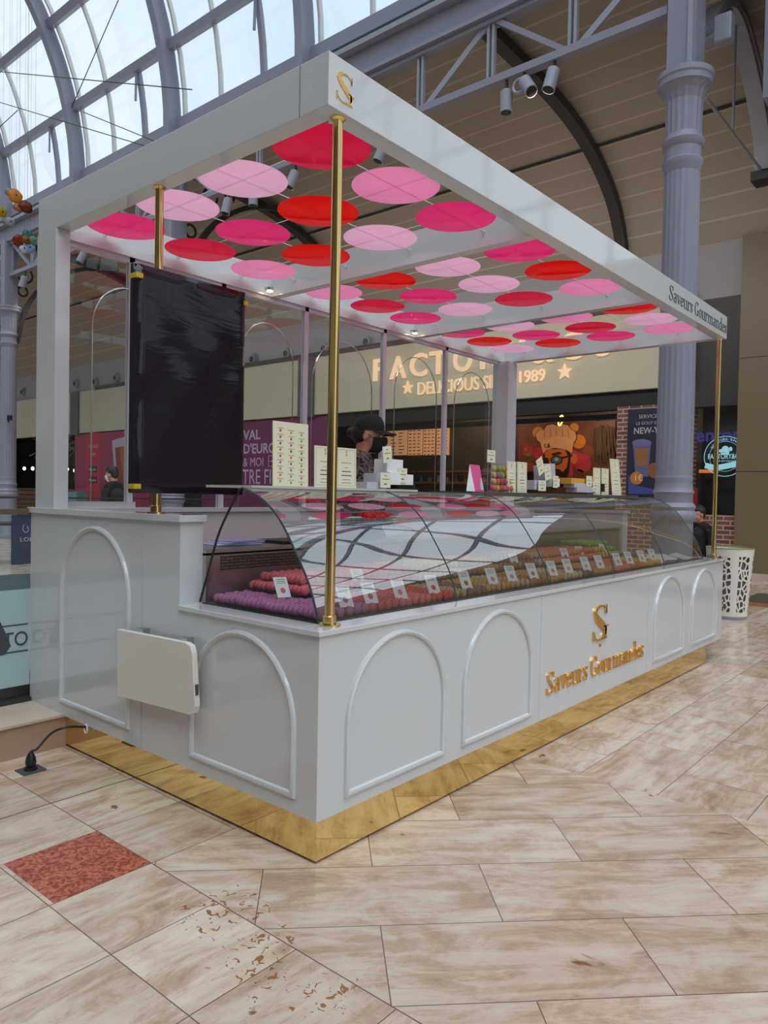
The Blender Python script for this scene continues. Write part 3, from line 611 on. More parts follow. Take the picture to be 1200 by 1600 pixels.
# cameras on the far left column
for k, (yy, lab) in enumerate(((18.55, 'black security camera on the right side of the far left column'), (19.3, 'black security camera on the left side of the far left column'))):
    t = thing('security_camera', lab, 'camera', (TX - .15, yy, 3.25)); s_ = -1 if k == 0 else 1
    MB().bar((TX - .15, yy - .1 * s_ * -1, 3.25), (TX - .25, yy + .32 * s_, 3.2), .13, .12).build('camera_body', M['black'], t)
    MB().cyl((TX - .17, yy + .05 * s_, 3.2), (TX, CY[2], 3.1), .025, 8).build('mounting_arm', M['black'], t)

# ------------------------------------------------------------------ shop fronts
# lit sign letters; centres taken along the fascia
W = WALLX(DX - .14)
signx = [('F', 592, 578), ('A', 623, 574), ('C', 655, 568), ('T', 686, 562), ('O', 724, 556), ('R', 765, 552), ('Y', 806, 548), ('&', 848, 545), ('C', 893, 540), ('O', 942, 538)]
for ch, px, py in signx:
    c = at(px, py, 'X', DX - .14); o = sans(ch, -c.y, 4.22, .76, W, 0, M['sign'], 'sign_letter', align='CENTER', ext=.06, bold=.012, width={'F': .34, 'I': .1}.get(ch, .50))
    tag(o, 'big lit sign letter %s on the cream fascia%s' % (ch if ch != '&' else 'ampersand', {592: ' at the left end', 655: ' between A and T', 724: ' beside the T', 893: ' right of the ampersand', 942: ' at the right end'}.get(px, '')), 'letter', 'big lit letters on the cream fascia')
def star(mb, u, v, r, fn, d0, d1):
    mb.prism([(u + (r if i % 2 == 0 else r * .42) * math.sin(PI * i / 5), v + (r if i % 2 == 0 else r * .42) * math.cos(PI * i / 5)) for i in range(10)], fn, d0, d1)
for px, py, lab in ((638, 606, 'lit star on the cream fascia left of the small lettering'), (883, 581, 'lit star on the cream fascia right of the number 1989')):
    c = at(px, py, 'X', DX - .14); mb = MB(); star(mb, -c.y, c.z, .17, W, 0, .05); tag(mb.build('sign_star', M['sign']), lab, 'sign', 'lit stars on the cream fascia')
t = thing('sign_lettering', 'small lit words DELICIOUS SINCE 1989 on the cream fascia', 'sign', (DX - .14, 7.3, 3.8))
c0, c1 = at(658, 600, 'X', DX - .14), at(768, 600, 'X', DX - .14)
sans('DELICIOUS', -8.98, 3.77, .42, W, 0, M['sign'], 'letters', t, width=1.72, ext=.05, bold=.0)
sans('SINCE', -7.12, 3.77, .42, W, 0, M['sign'], 'letters', t, width=.80, ext=.05, bold=.0)
sans('1989', -6.27, 3.83, .36, W, 0, M['sign'], 'letters', t, width=.60, ext=.05, bold=.0)
# round air nozzles on the grey band
for px, py, lb in ((575, 535, 'beside the letter F of the lit sign'), (509, 546, 'just left of the near brass pole'), (450, 553, 'above the tall menu card'), (397, 562, 'just right of the wrapped black screen'), (183, 591, 'just left of the thin pink post'), (150, 597, 'in the middle of the left glass screen'), (120, 600, 'just right of the white corner post'), (37, 613, 'just right of the far left column')):
    c = at(px, py, 'X', DX - .02)
    t = tag(MB().lathe((0, 0, 0), [(.05, -.1), (.13, -.1), (.15, -.04), (.15, 0), (.2, 0), (.2, .03)], 20, axis='Y').build('air_nozzle', M['ironl'], local=True, smooth=True), 'round grey air nozzle on the wall band, ' + lb, 'air nozzle', 'round air nozzles on the grey wall band')
    t.rotation_euler = (0, 0, -PI / 2); t.location = c
    MB().cyl((0, -.11, 0), (0, -.095, 0), .085, 16).build('nozzle_mouth', M['black'], t)
# restaurant interior: menu boards, mural, counter, lamps
mm = P('lit_menu_board', rgb(208, 138, 90), .6, emis=(1, .5, .25), es=.28)
W2 = WALLX(RB - .1); MX = RB - .1
for i, (xa, xb, lab) in enumerate(((597, 636, 'leftmost lit menu board, partly behind the cap'), (639, 660, 'second lit menu board from the left'), (663, 681, 'third lit menu board from the left'), (684, 702, 'rightmost lit menu board in the restaurant'))):
    a, b = at(xa, 668, 'X', MX), at(xb, 711, 'X', MX)
    t = thing('menu_board', lab, 'menu board', (MX, (a.y + b.y) / 2, b.z), 'lit menu boards in the restaurant')
    MB().box(MX - .04, MX, b.y, a.y, b.z, a.z).build('panel', mm, t)
    mb = MB(); w_ = a.y - b.y
    for r in range(9):
        for q in range(3):
            y1_ = a.y - w_ * (.08 + .31 * q); mb.box(MX - .045, MX - .04, y1_ - w_ * (.12 + .1 * random.random()), y1_, a.z - .12 - r * .1, a.z - .095 - r * .1)
    mb.build('menu_text', M['wood'], t)
a, b = at(812, 660, 'X', MX), at(930, 768, 'X', MX)
mu = thing('wall_mural', 'cartoon mural of a bearded chef with glasses and white hat', 'mural', (MX, (a.y + b.y) / 2, b.z))
def muc(r, g, b_, e=.10): return P('mural_paint', rgb(r, g, b_), .6, emis=rgb(r, g, b_), es=0)
MB().box(MX - .03, MX, b.y, a.y, b.z - .5, a.z).build('panel', P('mural_ground', rgb(100, 56, 40), .6, var=.5, vscale=3), mu)
def mpoly(pts, col, d, name):
    q = [at(x, y, 'X', MX) for x, y in pts]; mb = MB(); mb.prism([(-p.y, p.z) for p in q], W2, .03 + d - .004, .03 + d); mb.build(name, P('mural_paint', col, .6), mu)
def mel(cx, cy, rx, ry, col, d, name): mpoly([(cx + rx * math.cos(i * PI / 10), cy + ry * math.sin(i * PI / 10)) for i in range(20)], col, d, name)
for (x, y, r, cc) in ((842, 676, 9, (196, 132, 40)), (905, 690, 11, (200, 120, 30)), (898, 668, 7, (200, 130, 40)), (912, 725, 13, (176, 44, 66)), (842, 708, 9, (176, 44, 66)), (826, 705, 8, (140, 96, 70)), (828, 735, 12, (140, 66, 28)), (845, 742, 11, (150, 74, 30)), (905, 742, 9, (96, 50, 34)), (920, 705, 9, (128, 66, 40))): mel(x, y, r, r, rgb(*cc), .003, 'painted_patch')
mpoly([(888, 700), (925, 715), (896, 728), (896, 745), (888, 745)], rgb(186, 46, 70), .006, 'painted_patch')
mpoly([(850, 704), (855, 696), (888, 696), (893, 712), (890, 740), (880, 760), (866, 764), (855, 756), (851, 730)], rgb(24, 12, 10), .009, 'beard')
mpoly([(852, 707), (858, 702), (884, 702), (889, 715), (887, 730), (880, 738), (868, 738), (858, 736), (854, 722)], rgb(206, 104, 48), .013, 'face')
mel(898, 717, 5.5, 8, rgb(206, 104, 48), .013, 'ear')
mpoly([(850, 740), (862, 733), (874, 733), (884, 740), (882, 744), (868, 739), (854, 745)], rgb(24, 12, 10), .017, 'moustache')
mel(871, 749, 6, 6, rgb(200, 100, 50), .017, 'chin')
mel(871, 719, 9.5, 7.5, rgb(20, 20, 24), .018, 'spectacle_frame'); mel(871, 719, 7.5, 5.8, rgb(56, 110, 128), .022, 'spectacle_lens'); mel(871, 718, 3, 2.6, rgb(190, 190, 150), .026, 'eye')
mel(855, 721, 4, 6, rgb(20, 20, 24), .018, 'spectacle_frame'); mpoly([(878, 714), (896, 711), (896, 713), (879, 717)], rgb(20, 20, 24), .020, 'spectacle_arm')
mpoly([(863, 709), (876, 706), (880, 709), (865, 712)], rgb(20, 14, 12), .02, 'eyebrow')
hat = [(848, 694), (841, 688), (838, 680), (843, 673), (851, 672), (856, 665), (865, 663), (872, 666), (880, 663), (889, 665), (893, 671), (900, 675), (902, 684), (898, 692), (886, 686), (870, 684), (856, 688)]
mpoly([(870 + (x - 870) * 1.04, 679 + (y - 679) * 1.07) for x, y in hat], rgb(40, 24, 20), .014, 'hat_outline'); mpoly(hat, rgb(206, 152, 112), .018, 'chef_hat_puff')
mpoly([(846, 693), (855, 686), (870, 682), (886, 684), (897, 690), (895, 708), (884, 702), (868, 700), (856, 703), (850, 709)], rgb(216, 162, 122), .022, 'chef_hat_band')
for x in (852, 861, 870, 880, 889): mpoly([(x, 671), (x + .5, 671), (x + 1.0, 684), (x + .5, 684)], rgb(70, 44, 34), .021, 'painted_line')
c = at(818, 708, 'X', MX); sans('OW!', -c.y, c.z, .34, W2, .04, P('mural_lettering', rgb(170, 30, 52), .6), 'painted_letters', mu, width=.42, bold=.04)
c = at(852, 700, 'X', MX); sans('f.&', -c.y, c.z, .16, W2, .06, P('mural_ink', rgb(40, 26, 22), .6), 'painted_letters', mu)
# curtain of dried plants right of the mural
a, b = at(932, 665, 'X', MX), at(960, 768, 'X', MX)
mb = MB()
for i in range(46):
    y = a.y + (b.y - a.y) * random.random(); z0 = a.z - random.random() * .15; ln = .3 + random.random() * .55; mb.bar((MX - .12 - random.random() * .12, y, z0), (MX - .12, y + random.uniform(-.08, .08), z0 - ln), .03, .02)
tag(mb.build('hanging_plant', P('dried_foliage', rgb(92, 72, 52), .8)), 'brown dried foliage hanging right of the chef mural', 'plant', kind='stuff')
struct(MB().box(MX - .05, MX, b.y, a.y, 0, a.z + .1).build('trim_130', P('brown_panel_warm', rgb(104, 68, 48), .6)))
# service counter, shelf and ceiling track
t = thing('service_counter', 'long dark wood service counter inside the restaurant', 'counter', (13.6, 8, 0))
MB().box(13.4, 13.9, 4.4, 11.8, 0, 1.2).build('body', P('counter_wood', rgb(70, 46, 34), .5, var=.2, vscale=2), t); MB().box(13.35, 13.95, 4.4, 11.8, 1.2, 1.26).build('worktop', M['darkmid'], t)
t = thing('back_shelf', 'wooden shelf with jars below the lit menu boards', 'shelf', (15.5, 9.5, 1.7))
MB().box(15.3, 15.7, 7.6, 12.0, 1.72, 1.78).box(15.3, 15.7, 7.6, 12.0, 2.05, 2.09).build('boards', M['wood'], t)
for i in range(13):
    y = 7.9 + i * .31; r = .05 + .03 * random.random(); h = .12 + .1 * random.random()
    tag(MB().lathe((15.45, y, 1.78), [(r, 0), (r, h * .8), (r * .6, h)], 12).build('jar', [P('jar_glaze', rgb(*random.choice([(180, 150, 120), (120, 84, 60), (90, 96, 110), (160, 60, 40)])), .4)], smooth=True), 'jar on the shelf below the menu boards in the restaurant', 'jar', 'jars on the restaurant shelf')
tag(MB().ell((13.6, 7.6, 1.42), (.2, .35, .15)).build('flower_arrangement', P('orange_red_flowers', rgb(150, 52, 20), .8, var=.5, vscale=14, bump=1, bscale=40), smooth=True), 'orange-red flower arrangement on the restaurant counter', 'flowers')
for k, z in enumerate((3.05, 3.3)):
    tag(MB().box(13.0 + k * .5, 13.12 + k * .5, 4.3, 12, z, z + .1).build('ceiling_track', P('pipe_grey', rgb(70, 76, 84), .4, .5)), ('lower' if k == 0 else 'upper') + ' grey metal track across the restaurant ceiling', 'ceiling track', 'ceiling tracks in the restaurant')
for px, py, lab in ((876, 657, 'yellow ring lamp above the chef mural'),):
    c = at(px, py, 'X', 14.6); tag(MB().tube([(c.x, c.y + .10 * math.cos(a * PI / 8) * .5 + .06 * math.sin(a * PI / 8) * -.5, c.z + .12 * math.sin(a * PI / 8)) for a in range(16)], .018, 6, closed=True).build('ring_lamp', E('yellow_ring_light', (1, .7, .12), 2.5)), lab, 'lamp')
for px, py, lab in ((843, 656, 'tiny white lamp above the mural, lower one'), (844, 645, 'tiny white lamp above the mural, upper one')):
    c = at(px, py, 'X', 14.6); tag(MB().ell(c, (.02, .02, .035), 8).build('pendant_bulb', E('white_point', (1, .95, .9), 3)), lab, 'bulb')
def area(loc, rot, sx, sy, e, col, name='shop_lamp'):
    d = bpy.data.lights.new(name, 'AREA'); d.shape = 'RECTANGLE'; d.size = sx; d.size_y = sy; d.energy = e; d.color = col
    o = bpy.data.objects.new(name, d); COL.objects.link(o); o.location = loc; o.rotation_euler = rot; return o
area((14.6, 9.3, 3.6), (0, math.radians(-25), 0), .3, 2.6, 22, (1, .62, .35))
area((14.4, 5.4, 3.6), (0, math.radians(-25), 0), .3, 2.2, 30, (1, .72, .5))
# poster on the brick pier
a, b = at(982, 640, 'X', DX - .03), at(1060, 772, 'X', DX - .03)
po = thing('drinks_poster', 'dark blue drinks poster on the brick pier beside the big column', 'poster', (DX - .03, (a.y + b.y) / 2, b.z))
W3 = WALLX(DX - .05); MB().box(DX - .05, DX, b.y, a.y, b.z - .25, a.z).build('sheet', P('poster_ground', rgb(40, 42, 66), .4, var=.35, vscale=2), po)
def pel(cx, cy, rx, ry, col, d, name, par=po, X_=DX - .05, Wf=W3):
    q = [at(cx + rx * math.cos(i * PI / 10), cy + ry * math.sin(i * PI / 10), 'X', X_) for i in range(20)]; mb = MB(); mb.prism([(-p.y, p.z) for p in q], Wf, d - .003, d); mb.build(name, P('print', col, .5), par)
def ppoly(pts, col, d, name, par=po, X_=DX - .05, Wf=W3):
    q = [at(x, y, 'X', X_) for x, y in pts]; mb = MB(); mb.prism([(-p.y, p.z) for p in q], Wf, d - .003, d); mb.build(name, P('print', col, .5), par)
ppoly([(989, 694), (1017, 694), (1013, 745), (993, 745)], rgb(96, 100, 150), .004, 'printed_cup'); ppoly([(992, 700), (1014, 700), (1012, 728), (995, 728)], rgb(150, 104, 62), .007, 'printed_drink')
pel(1003, 692, 15, 6, rgb(112, 112, 170), .007, 'printed_lid'); pel(995, 747, 10, 10, rgb(196, 124, 40), .009, 'printed_burger'); pel(1022, 735, 10, 12, rgb(150, 84, 44), .006, 'printed_food'); ppoly([(982, 740), (992, 758), (1025, 765), (1025, 772), (982, 772)], rgb(64, 78, 150), .005, 'printed_band')
ppoly([(1025, 640), (1060, 640), (1060, 772), (1040, 772)], rgb(60, 40, 60), .003, 'printed_band')
c = at(998, 654, 'X', DX - .06); sans('SERVICE CONTINU', -c.y, c.z, .10, W3, .01, M['boxgrey'], 'printed_letters', po)
c = at(990, 678, 'X', DX - .06); sans('NEW-YORK', -c.y, c.z, .17, W3, .01, M['boxgrey'], 'printed_letters', po, width=.8, bold=.02)
c = at(994, 664, 'X', DX - .06); sans('LE GOUT DE', -c.y, c.z, .08, W3, .01, M['boxgrey'], 'printed_letters', po)
c = at(990, 751, 'X', DX - .06); sans('1€', -c.y, c.z, .16, W3, .014, M['card'], 'printed_letters', po)
# dark shop window with round logo
w1 = struct(MB().box(DX + .02, DX + .04, 1.83, 2.62, 1.12, 3.1).build('window_91', M['glass']))
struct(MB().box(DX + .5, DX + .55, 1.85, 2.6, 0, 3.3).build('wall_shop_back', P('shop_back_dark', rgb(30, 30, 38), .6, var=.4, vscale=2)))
LX = DX - .005; lc = at(1133, 713, 'X', LX); blu = E('blue_neon_print', rgb(150, 205, 215), .75); R_ = .36; W4 = WALLX(LX)
lg = thing('round_window_logo', 'round pale blue window logo reading FACTORY & CO', 'logo', (LX, lc.y, lc.z - R_))
for r in (.36, .27):
    mb = MB(); mb.tube([(LX - .008, lc.y + r * math.cos(i * PI / 24), lc.z + r * math.sin(i * PI / 24)) for i in range(48)], .006 if r > .3 else .003, 5, closed=True); mb.build('ring', blu, lg)
sans('FACTORY&CO', -lc.y - .30, lc.z - .045, .13, W4, .004, blu, 'logo_letters', lg, width=.60, bold=.01)
sans('EST. 1989  NEW YORK BAKERY', -lc.y - .2, lc.z - .10, .04, W4, .004, blu, 'logo_letters', lg, width=.4)
ribbon(mb := MB(), [(-lc.y - .34, lc.z - .16, .10), (-lc.y - .15, lc.z - .20, .10), (-lc.y + .1, lc.z - .16, .10), (-lc.y + .33, lc.z - .10, .10)], W4, 0, .006); mb.build('banner', blu, lg)
mb = MB()
for u, v, ru, rv in ((0, .13, .06, .06), (-.07, .10, .05, .03), (.04, .07, .03, .05), (.09, .13, .03, .04), (-.03, .05, .05, .02)): mb.prism([(-lc.y + u + ru * math.cos(i * PI / 6), lc.z + v + rv * math.sin(i * PI / 6)) for i in range(12)], W4, .002, .006)
mb.build('figure_emblem', blu, lg)
for i, ch in enumerate('NEW YORK BAKERY'):
    if ch == ' ': continue
    a_ = math.radians(150 - i * 120 / 14); sans(ch, -lc.y + .29 * math.cos(a_), lc.z + .29 * math.sin(a_) , .06, W4, .004, blu, 'logo_letter', lg)
c = at(1087, 690, 'X', DX + .3); tag(sans('enton', -c.y, c.z, .34, WALLX(DX + .3), 0, E('violet_lit_letters', rgb(70, 66, 150), .5), 'violet_sign', width=.8, bold=.02), 'violet lit letters glowing behind the dark shop window', 'sign')
c = at(1092, 737, 'X', DX + .2); tag(MB().box(c.x, c.x + .1, c.y - .32, c.y, c.z - .02, c.z + .04).build('orange_lamp', E('orange_strip', (.9, .22, .06), .6)), 'short orange light strip behind the dark shop window', 'lamp')
# red standing sign by the brick
c = at(1078, 800, 'X', 11.8); tag(MB().box(c.x, c.x + .05, c.y - .12, c.y + .1, 0, 1.6).build('red_banner', P('dark_red_vinyl', rgb(120, 14, 28), .5)), 'narrow dark red banner at the foot of the big column', 'banner')
# purple hoardings
def hoard(y0, y1, mat, label, x=DX - .02):
    t = thing('printed_hoarding', label, 'hoarding', (x, (y0 + y1) / 2, 0)); MB().box(x, x + .1, y0, y1, .0, 3.47).build('panel', mat, t); return t
h1 = hoard(12.1, 17.6, M['purple'], 'purple hoarding printed VAL D\'EUROPE behind the menu cards'); WH = WALLX(DX - .02)
sans('VAL', -15.58, 2.93, .40, WH, .004, M['lilac'], 'printed_letters', h1, width=.78, bold=.02)
sans("D'EUROPE", -15.58, 2.52, .40, WH, .004, M['lilac'], 'printed_letters', h1, width=1.85, bold=.02)
sans('& MOI', -15.58, 2.14, .36, WH, .004, M['lilac'], 'printed_letters', h1, width=.9)
mb = MB()
for r_ in ((-14.45, 2.42, -14.1, 2.44), (-14.45, 2.12, -14.1, 2.14), (-14.45, 2.12, -14.43, 2.44), (-14.12, 2.12, -14.1, 2.44), (-14.43, 2.27, -14.12, 2.285)): mb.prism([(r_[0], r_[1]), (r_[2], r_[1]), (r_[2], r_[3]), (r_[0], r_[3])], WH, .002, .006)
star(mb, -14.275, 2.275, .05, WH, .003, .008); mb.build('ticket_symbol', M['lilac'], h1)
mb = MB(); serif_words = [('V', 0)]
sans('VOTRE FIDELITE', -16.3, 1.62, .62, WH, .004, M['lilac'], 'printed_letters', h1, width=3.5)
mb = MB(); mb.prism([(-13.1 + .12 * math.cos(i * PI / 6), 2.0 + .17 * math.sin(i * PI / 6)) for i in range(12)], WH, .002, .006); mb.prism([(-13.05, 2.1), (-12.9, 2.35), (-12.85, 2.3), (-12.98, 2.05)], WH, .002, .006)
mb.prism([(-13.2, 2.65), (-13.1, 2.8), (-13.05, 2.75), (-13.15, 2.6)], WH, .002, .006); mb.build('printed_figure', M['navy'], h1)
h2 = hoard(20.5, 25.7, M['rose'], 'rose pink hoarding advertising an app, with red arch and photo print')
c = at(146, 690, 'X', DX - .02)
mb = MB(); mb.prism([(-c.y + .52 * math.cos(i * PI / 14), 2.9 + .75 * math.sin(i * PI / 14)) for i in range(15)] + [(-c.y - .52, .3), (-c.y + .52, .3)], WH, .002, .006); mb.build('red_arch', M['redp'], h2)
sans('TELECHARGEZ', -c.y - .36, 2.92, .17, WH, .008, M['lilac'], 'printed_letters', h2, width=.72); sans("L'APP", -c.y - .16, 2.62, .17, WH, .008, M['lilac'], 'printed_letters', h2, width=.34)
for z, tx in ((2.12, 'App Store'), (1.72, 'Google Play')):
    mb = MB(); mb.prism([(-c.y - .28, z - .12), (-c.y + .28, z - .12), (-c.y + .28, z + .12), (-c.y - .28, z + .12)], WH, .007, .012); mb.build('store_button', M['black'], h2)
    sans(tx, -c.y - .14, z - .05, .13, WH, .014, M['cardw'], 'printed_letters', h2, width=.38)
    mb = MB(); mb.prism([(-c.y - .21 + .045 * math.cos(i * PI / 6), z + .045 * math.sin(i * PI / 6)) for i in range(12)], WH, .012, .016); mb.build('button_symbol', M['cardw'], h2)
q = [(175, 688), (204, 680), (204, 790), (183, 790)]
ppoly(q, rgb(200, 190, 205), .006, 'photo_frame', h2, DX - .02, WH); ppoly([(180, 700), (204, 695), (204, 790), (187, 790)], rgb(150, 66, 56), .010, 'photo_print', h2, DX - .02, WH); ppoly([(187, 698), (204, 696), (204, 770), (196, 770)], rgb(186, 110, 50), .014, 'photo_print', h2, DX - .02, WH)
# cafe behind the far left column: bulbs, counter
for k, (px, py) in enumerate(((38, 732), (51, 732), (105, 733), (117, 735))):
    c = at(px, py, 'X', 14.0); t = thing('pendant_bulb', ['first glowing bulb in the cafe, beside the far left column', 'second glowing bulb in the cafe, left of the white corner post', 'glowing bulb seen just right of the white corner post', 'second glowing bulb right of the white corner post'][k], 'bulb', c, 'glowing bulbs in the cafe')
    MB().ell(c, (.06, .06, .08), 12).build('bulb', M['bulb'], t, smooth=True); MB().cyl((c.x, c.y, c.z + .08), (c.x, c.y, 4.0), .008, 6).build('flex', M['black'], t)
t = thing('cafe_counter', 'slatted wooden cafe counter behind the far left column', 'counter', (13.0, 29, 0))
mb = MB(); [mb.box(12.6, 12.66, 26.2, 33, .1 + k * .2, .27 + k * .2) for k in range(6)]; mb.build('slats', M['wood'], t); MB().box(12.55, 13.4, 26.2, 33, 1.3, 1.36).build('worktop', M['wood'], t); MB().box(12.66, 13.3, 26.2, 33, 0, 1.3).build('body', M['darkmid'], t)
mb = MB()
for k in range(26): mb.bar((13.2 + random.random(), 26.5 + random.random() * 6, 3.3 + random.random() * .5), (13.2 + random.random(), 26.5 + random.random() * 6, 2.7 + random.random() * .6), .03)
tag(mb.build('tangled_decoration', M['ironl']), 'tangled pale twigs hanging in the cafe behind the far left column', 'decoration', kind='stuff')
c = at(112, 784, 'X', 11.2); tag(MB().box(11.2, 11.6, c.y - .35, c.y + .5, 0, 1.28).build('teal_stand', P('teal_laminate', rgb(110, 165, 165), .4)), 'teal stand just above the kiosk ledge right of the corner post', 'stand')

# ------------------------------------------------------------------ kiosk
L_, W_ = 4.99, 2.305; ZB, ZC, ZC2, ZF, ZT = .17, .877, 1.272, 2.79, 2.984
kc = thing('kiosk_counter', 'long glossy white kiosk counter with arch mouldings and gold lettering', 'counter', (2.5, 1.15, 0))
def fr(y0, z0, z1, x0, x1, t_=.02): return MB().box(x0, x1, y0, y0 + t_, z0, z1)
MB().box(0, L_, 0, .03, ZB, ZC - .02).build('front_panel', M['white'], kc)
MB().box(0, .10, .03, .87, ZB, ZC - .02).box(0, .12, .87, W_, ZB, ZC2 - .03).build('left_panel', M['white'], kc)
MB().box(L_ - .1, L_, .03, .87, ZB, ZC - .02).box(L_ - .12, L_, .87, W_, ZB, ZC2 - .03).build('right_panel', M['white'], kc)
MB().box(.12, L_ - .12, W_ - .12, W_, ZB, ZC2 - .03).build('back_panel', M['white_in'], kc)
MB().box(-.012, L_ + .012, -.012, .10, ZC - .02, ZC).box(-.012, .11, .10, .87, ZC - .02, ZC).box(L_ - .11, L_ + .012, .10, .87, ZC - .02, ZC).build('counter_cap', M['white'], kc, bevel=.002)
MB().box(-.015, .13, .855, W_ + .015, ZC2 - .03, ZC2).box(L_ - .13, L_ + .015, .855, W_ + .015, ZC2 - .03, ZC2).box(.13, L_ - .13, W_ - .14, W_ + .015, ZC2 - .03, ZC2).build('ledge_cap', M['white'], kc, bevel=.002)
MB().box(.02, 4.64, .02, W_ - .05, .012, ZB).build('brass_plinth', M['plinth'], kc)
MB().box(.06, 4.6, .06, W_ - .09, 0, .012).build('plinth_base', M['black'], kc)
MB().box(.1, L_ - .1, .03, W_ - .1, ZB, ZB + .02).build('deck', M['boxgrey'], kc)
MB().box(-.003, 0, 1.16, 1.164, ZB, ZC2 - .03).box(1.68, 1.683, -.001, 0, ZB, ZC - .02).box(3.23, 3.233, -.001, 0, ZB, ZC - .02).build('panel_joint', M['boxgrey'], kc)
def arch(u0, u1, z0, z1, fn):
    r = (u1 - u0) / 2; cz = z1 - r * 1.02; pts = [(u0, z0)] + [(u0, z0 + (cz - z0) * k / 4) for k in range(1, 4)] + [((u0 + u1) / 2 - r * math.cos(PI * i / 24), cz + r * 1.02 * math.sin(PI * i / 24)) for i in range(25)] + [(u1, z0 + (cz - z0) * k / 4) for k in (3, 2, 1)] + [(u1, z0)]
    mb = MB(); prof_ = [(-.013, 0), (-.009, .011), (0, .015), (.009, .011), (.013, 0)]; n = len(pts); vs = []
    for i, p in enumerate(pts):
        a, b = pts[(i - 1) % n], pts[(i + 1) % n]; d1 = Vector((p[0] - a[0], p[1] - a[1])).normalized(); d2 = Vector((b[0] - p[0], b[1] - p[1])).normalized()
        n1 = Vector((-d1.y, d1.x)); n2 = Vector((-d2.y, d2.x)); nn = (n1 + n2).normalized(); k = 1 / max(.5, nn.dot(n1))
        for o, h in prof_: vs.append(fn(p[0] + nn.x * o * k, p[1] + nn.y * o * k, h))
    m_ = len(prof_); mb.add(vs, [(i * m_ + j, i * m_ + j + 1, ((i + 1) % n) * m_ + j + 1, ((i + 1) % n) * m_ + j) for i in range(n) for j in range(m_ - 1)])
    return mb.build('arch_moulding', M['white'], kc, smooth=True)
for u0, u1 in ((.157, .784), (.947, 1.571), (3.353, 3.959), (4.17, 4.79)): arch(u0, u1, .23, .812, FRONTY(0))
LW = lambda u, v, d: (-d, u, v)
arch(.125, .765, .24, .81, LW); arch(1.276, 1.93, .25, 1.183, LW)
mb = MB(); serif_text(mb, 'Saveurs Gourmandes', 1.75, 3.15, .30, .122, FRONTY(0), 0, .012); mb.build('gold_lettering', M['gold'], kc)
def monogram(u0, v0, s, ux, fn, d0, d1, parent, m1, m2):
    mb = MB()
    for kind, pts in bigS(): ribbon(mb, [(u0 + p[0] * ux, v0 + p[1] * s, p[2] * (s * .6 + ux * .5)) for p in pts], fn, d0, d1, 0, kind == 'c')
    mb.build('monogram_s', m1, parent); mb = MB()
    for q in ([(.385, .02, .08), (.385, .36, .08)], [(.30, .37, .025), (.47, .37, .025)], [(.26, .02, .02), (.43, .02, .02)], [(.395, .74, .05), (.395, .98, .03)]): ribbon(mb, [(u0 + p[0] * ux, v0 + p[1] * s, p[2] * (s * .6 + ux * .4)) for p in q], fn, d0, d1, 0, False)
    mb.build('monogram_g', m2, parent)
monogram(2.325, .510, .215, .47, FRONTY(0), 0, .012, kc, M['gold'], M['gold'])
mb = MB(); star(mb, 2.44, .476, .011, FRONTY(0), 0, .01); mb.build('gold_dot', M['gold'], kc)

# canopy: fascia frame, cross beams, corner posts
kp = thing('kiosk_canopy', 'white box-beam canopy over the kiosk with two cross beams', 'canopy', (2.5, 1.15, ZF))
B = .085
MB().box(.02, L_ - .02, .02, .02 + B, ZF, ZT).build('front_fascia', M['white'], kp, bevel=.002)
MB().box(.02, .02 + B, .02 + B, W_ - .02, ZF, ZT).build('left_fascia', M['white'], kp, bevel=.002)
MB().box(L_ - .02 - B, L_ - .02, .02 + B, W_ - .02, ZF, ZT).build('right_fascia', M['white'], kp)
MB().box(.02 + B, L_ - .02 - B, W_ - .02 - B, W_ - .02, ZF, ZT).build('back_fascia', M['white'], kp)
for x in (1.66, 3.34): MB().box(x, x + .07, .02 + B, W_ - .02 - B, ZF, ZT).build('cross_beam', M['white'], kp)
MB().box(.015, .095, 2.07, 2.285, ZC2, ZF - .002).build('corner_post', M['white'], kp); MB().box(4.80, 4.975, 2.10, 2.285, ZC2, ZF - .002).build('corner_post', M['white'], kp)
mb = MB(); serif_text(mb, 'Saveurs Gourmandes', 3.53, 4.95, 2.835, .105, FRONTY(.02), 0, .004); mb.build('grey_lettering', M['ink'], kp)
monogram(.058, 2.828, .108, .21, FRONTY(.02), 0, .003, kp, M['gold'], M['goldy'])
MB().box(.019, .02, .17, .172, ZF, ZT).build('panel_joint', M['ink'], kp)
# brass poles
def pole(x, y, z0, z1, lab):
    t = thing('brass_pole', lab, 'pole', (x, y, z0), 'brass poles holding up the canopy')
    MB().cyl((x, y, z0 + .01), (x, y, z1), .0195, 24).build('tube', M['brass'], t, smooth=True)
    MB().lathe((x, y, z0), [(.045, 0), (.045, .006), (.026, .008), (.026, .035), (.021, .038)], 24).build('foot_flange', M['brass'], t, smooth=True)
    MB().lathe((x, y, z1 - .012), [(.021, 0), (.030, .008), (.030, .012)], 24).build('top_collar', M['brass'], t, smooth=True)
pole(.115, .062, ZC, ZF, 'brass pole standing at the near corner of the counter'); pole(L_ - .075, .062, ZC, ZF, 'brass pole at the far right corner, beside the bin'); pole(.06, 1.156, ZC2, ZF, 'brass pole behind the black wrapped screen')
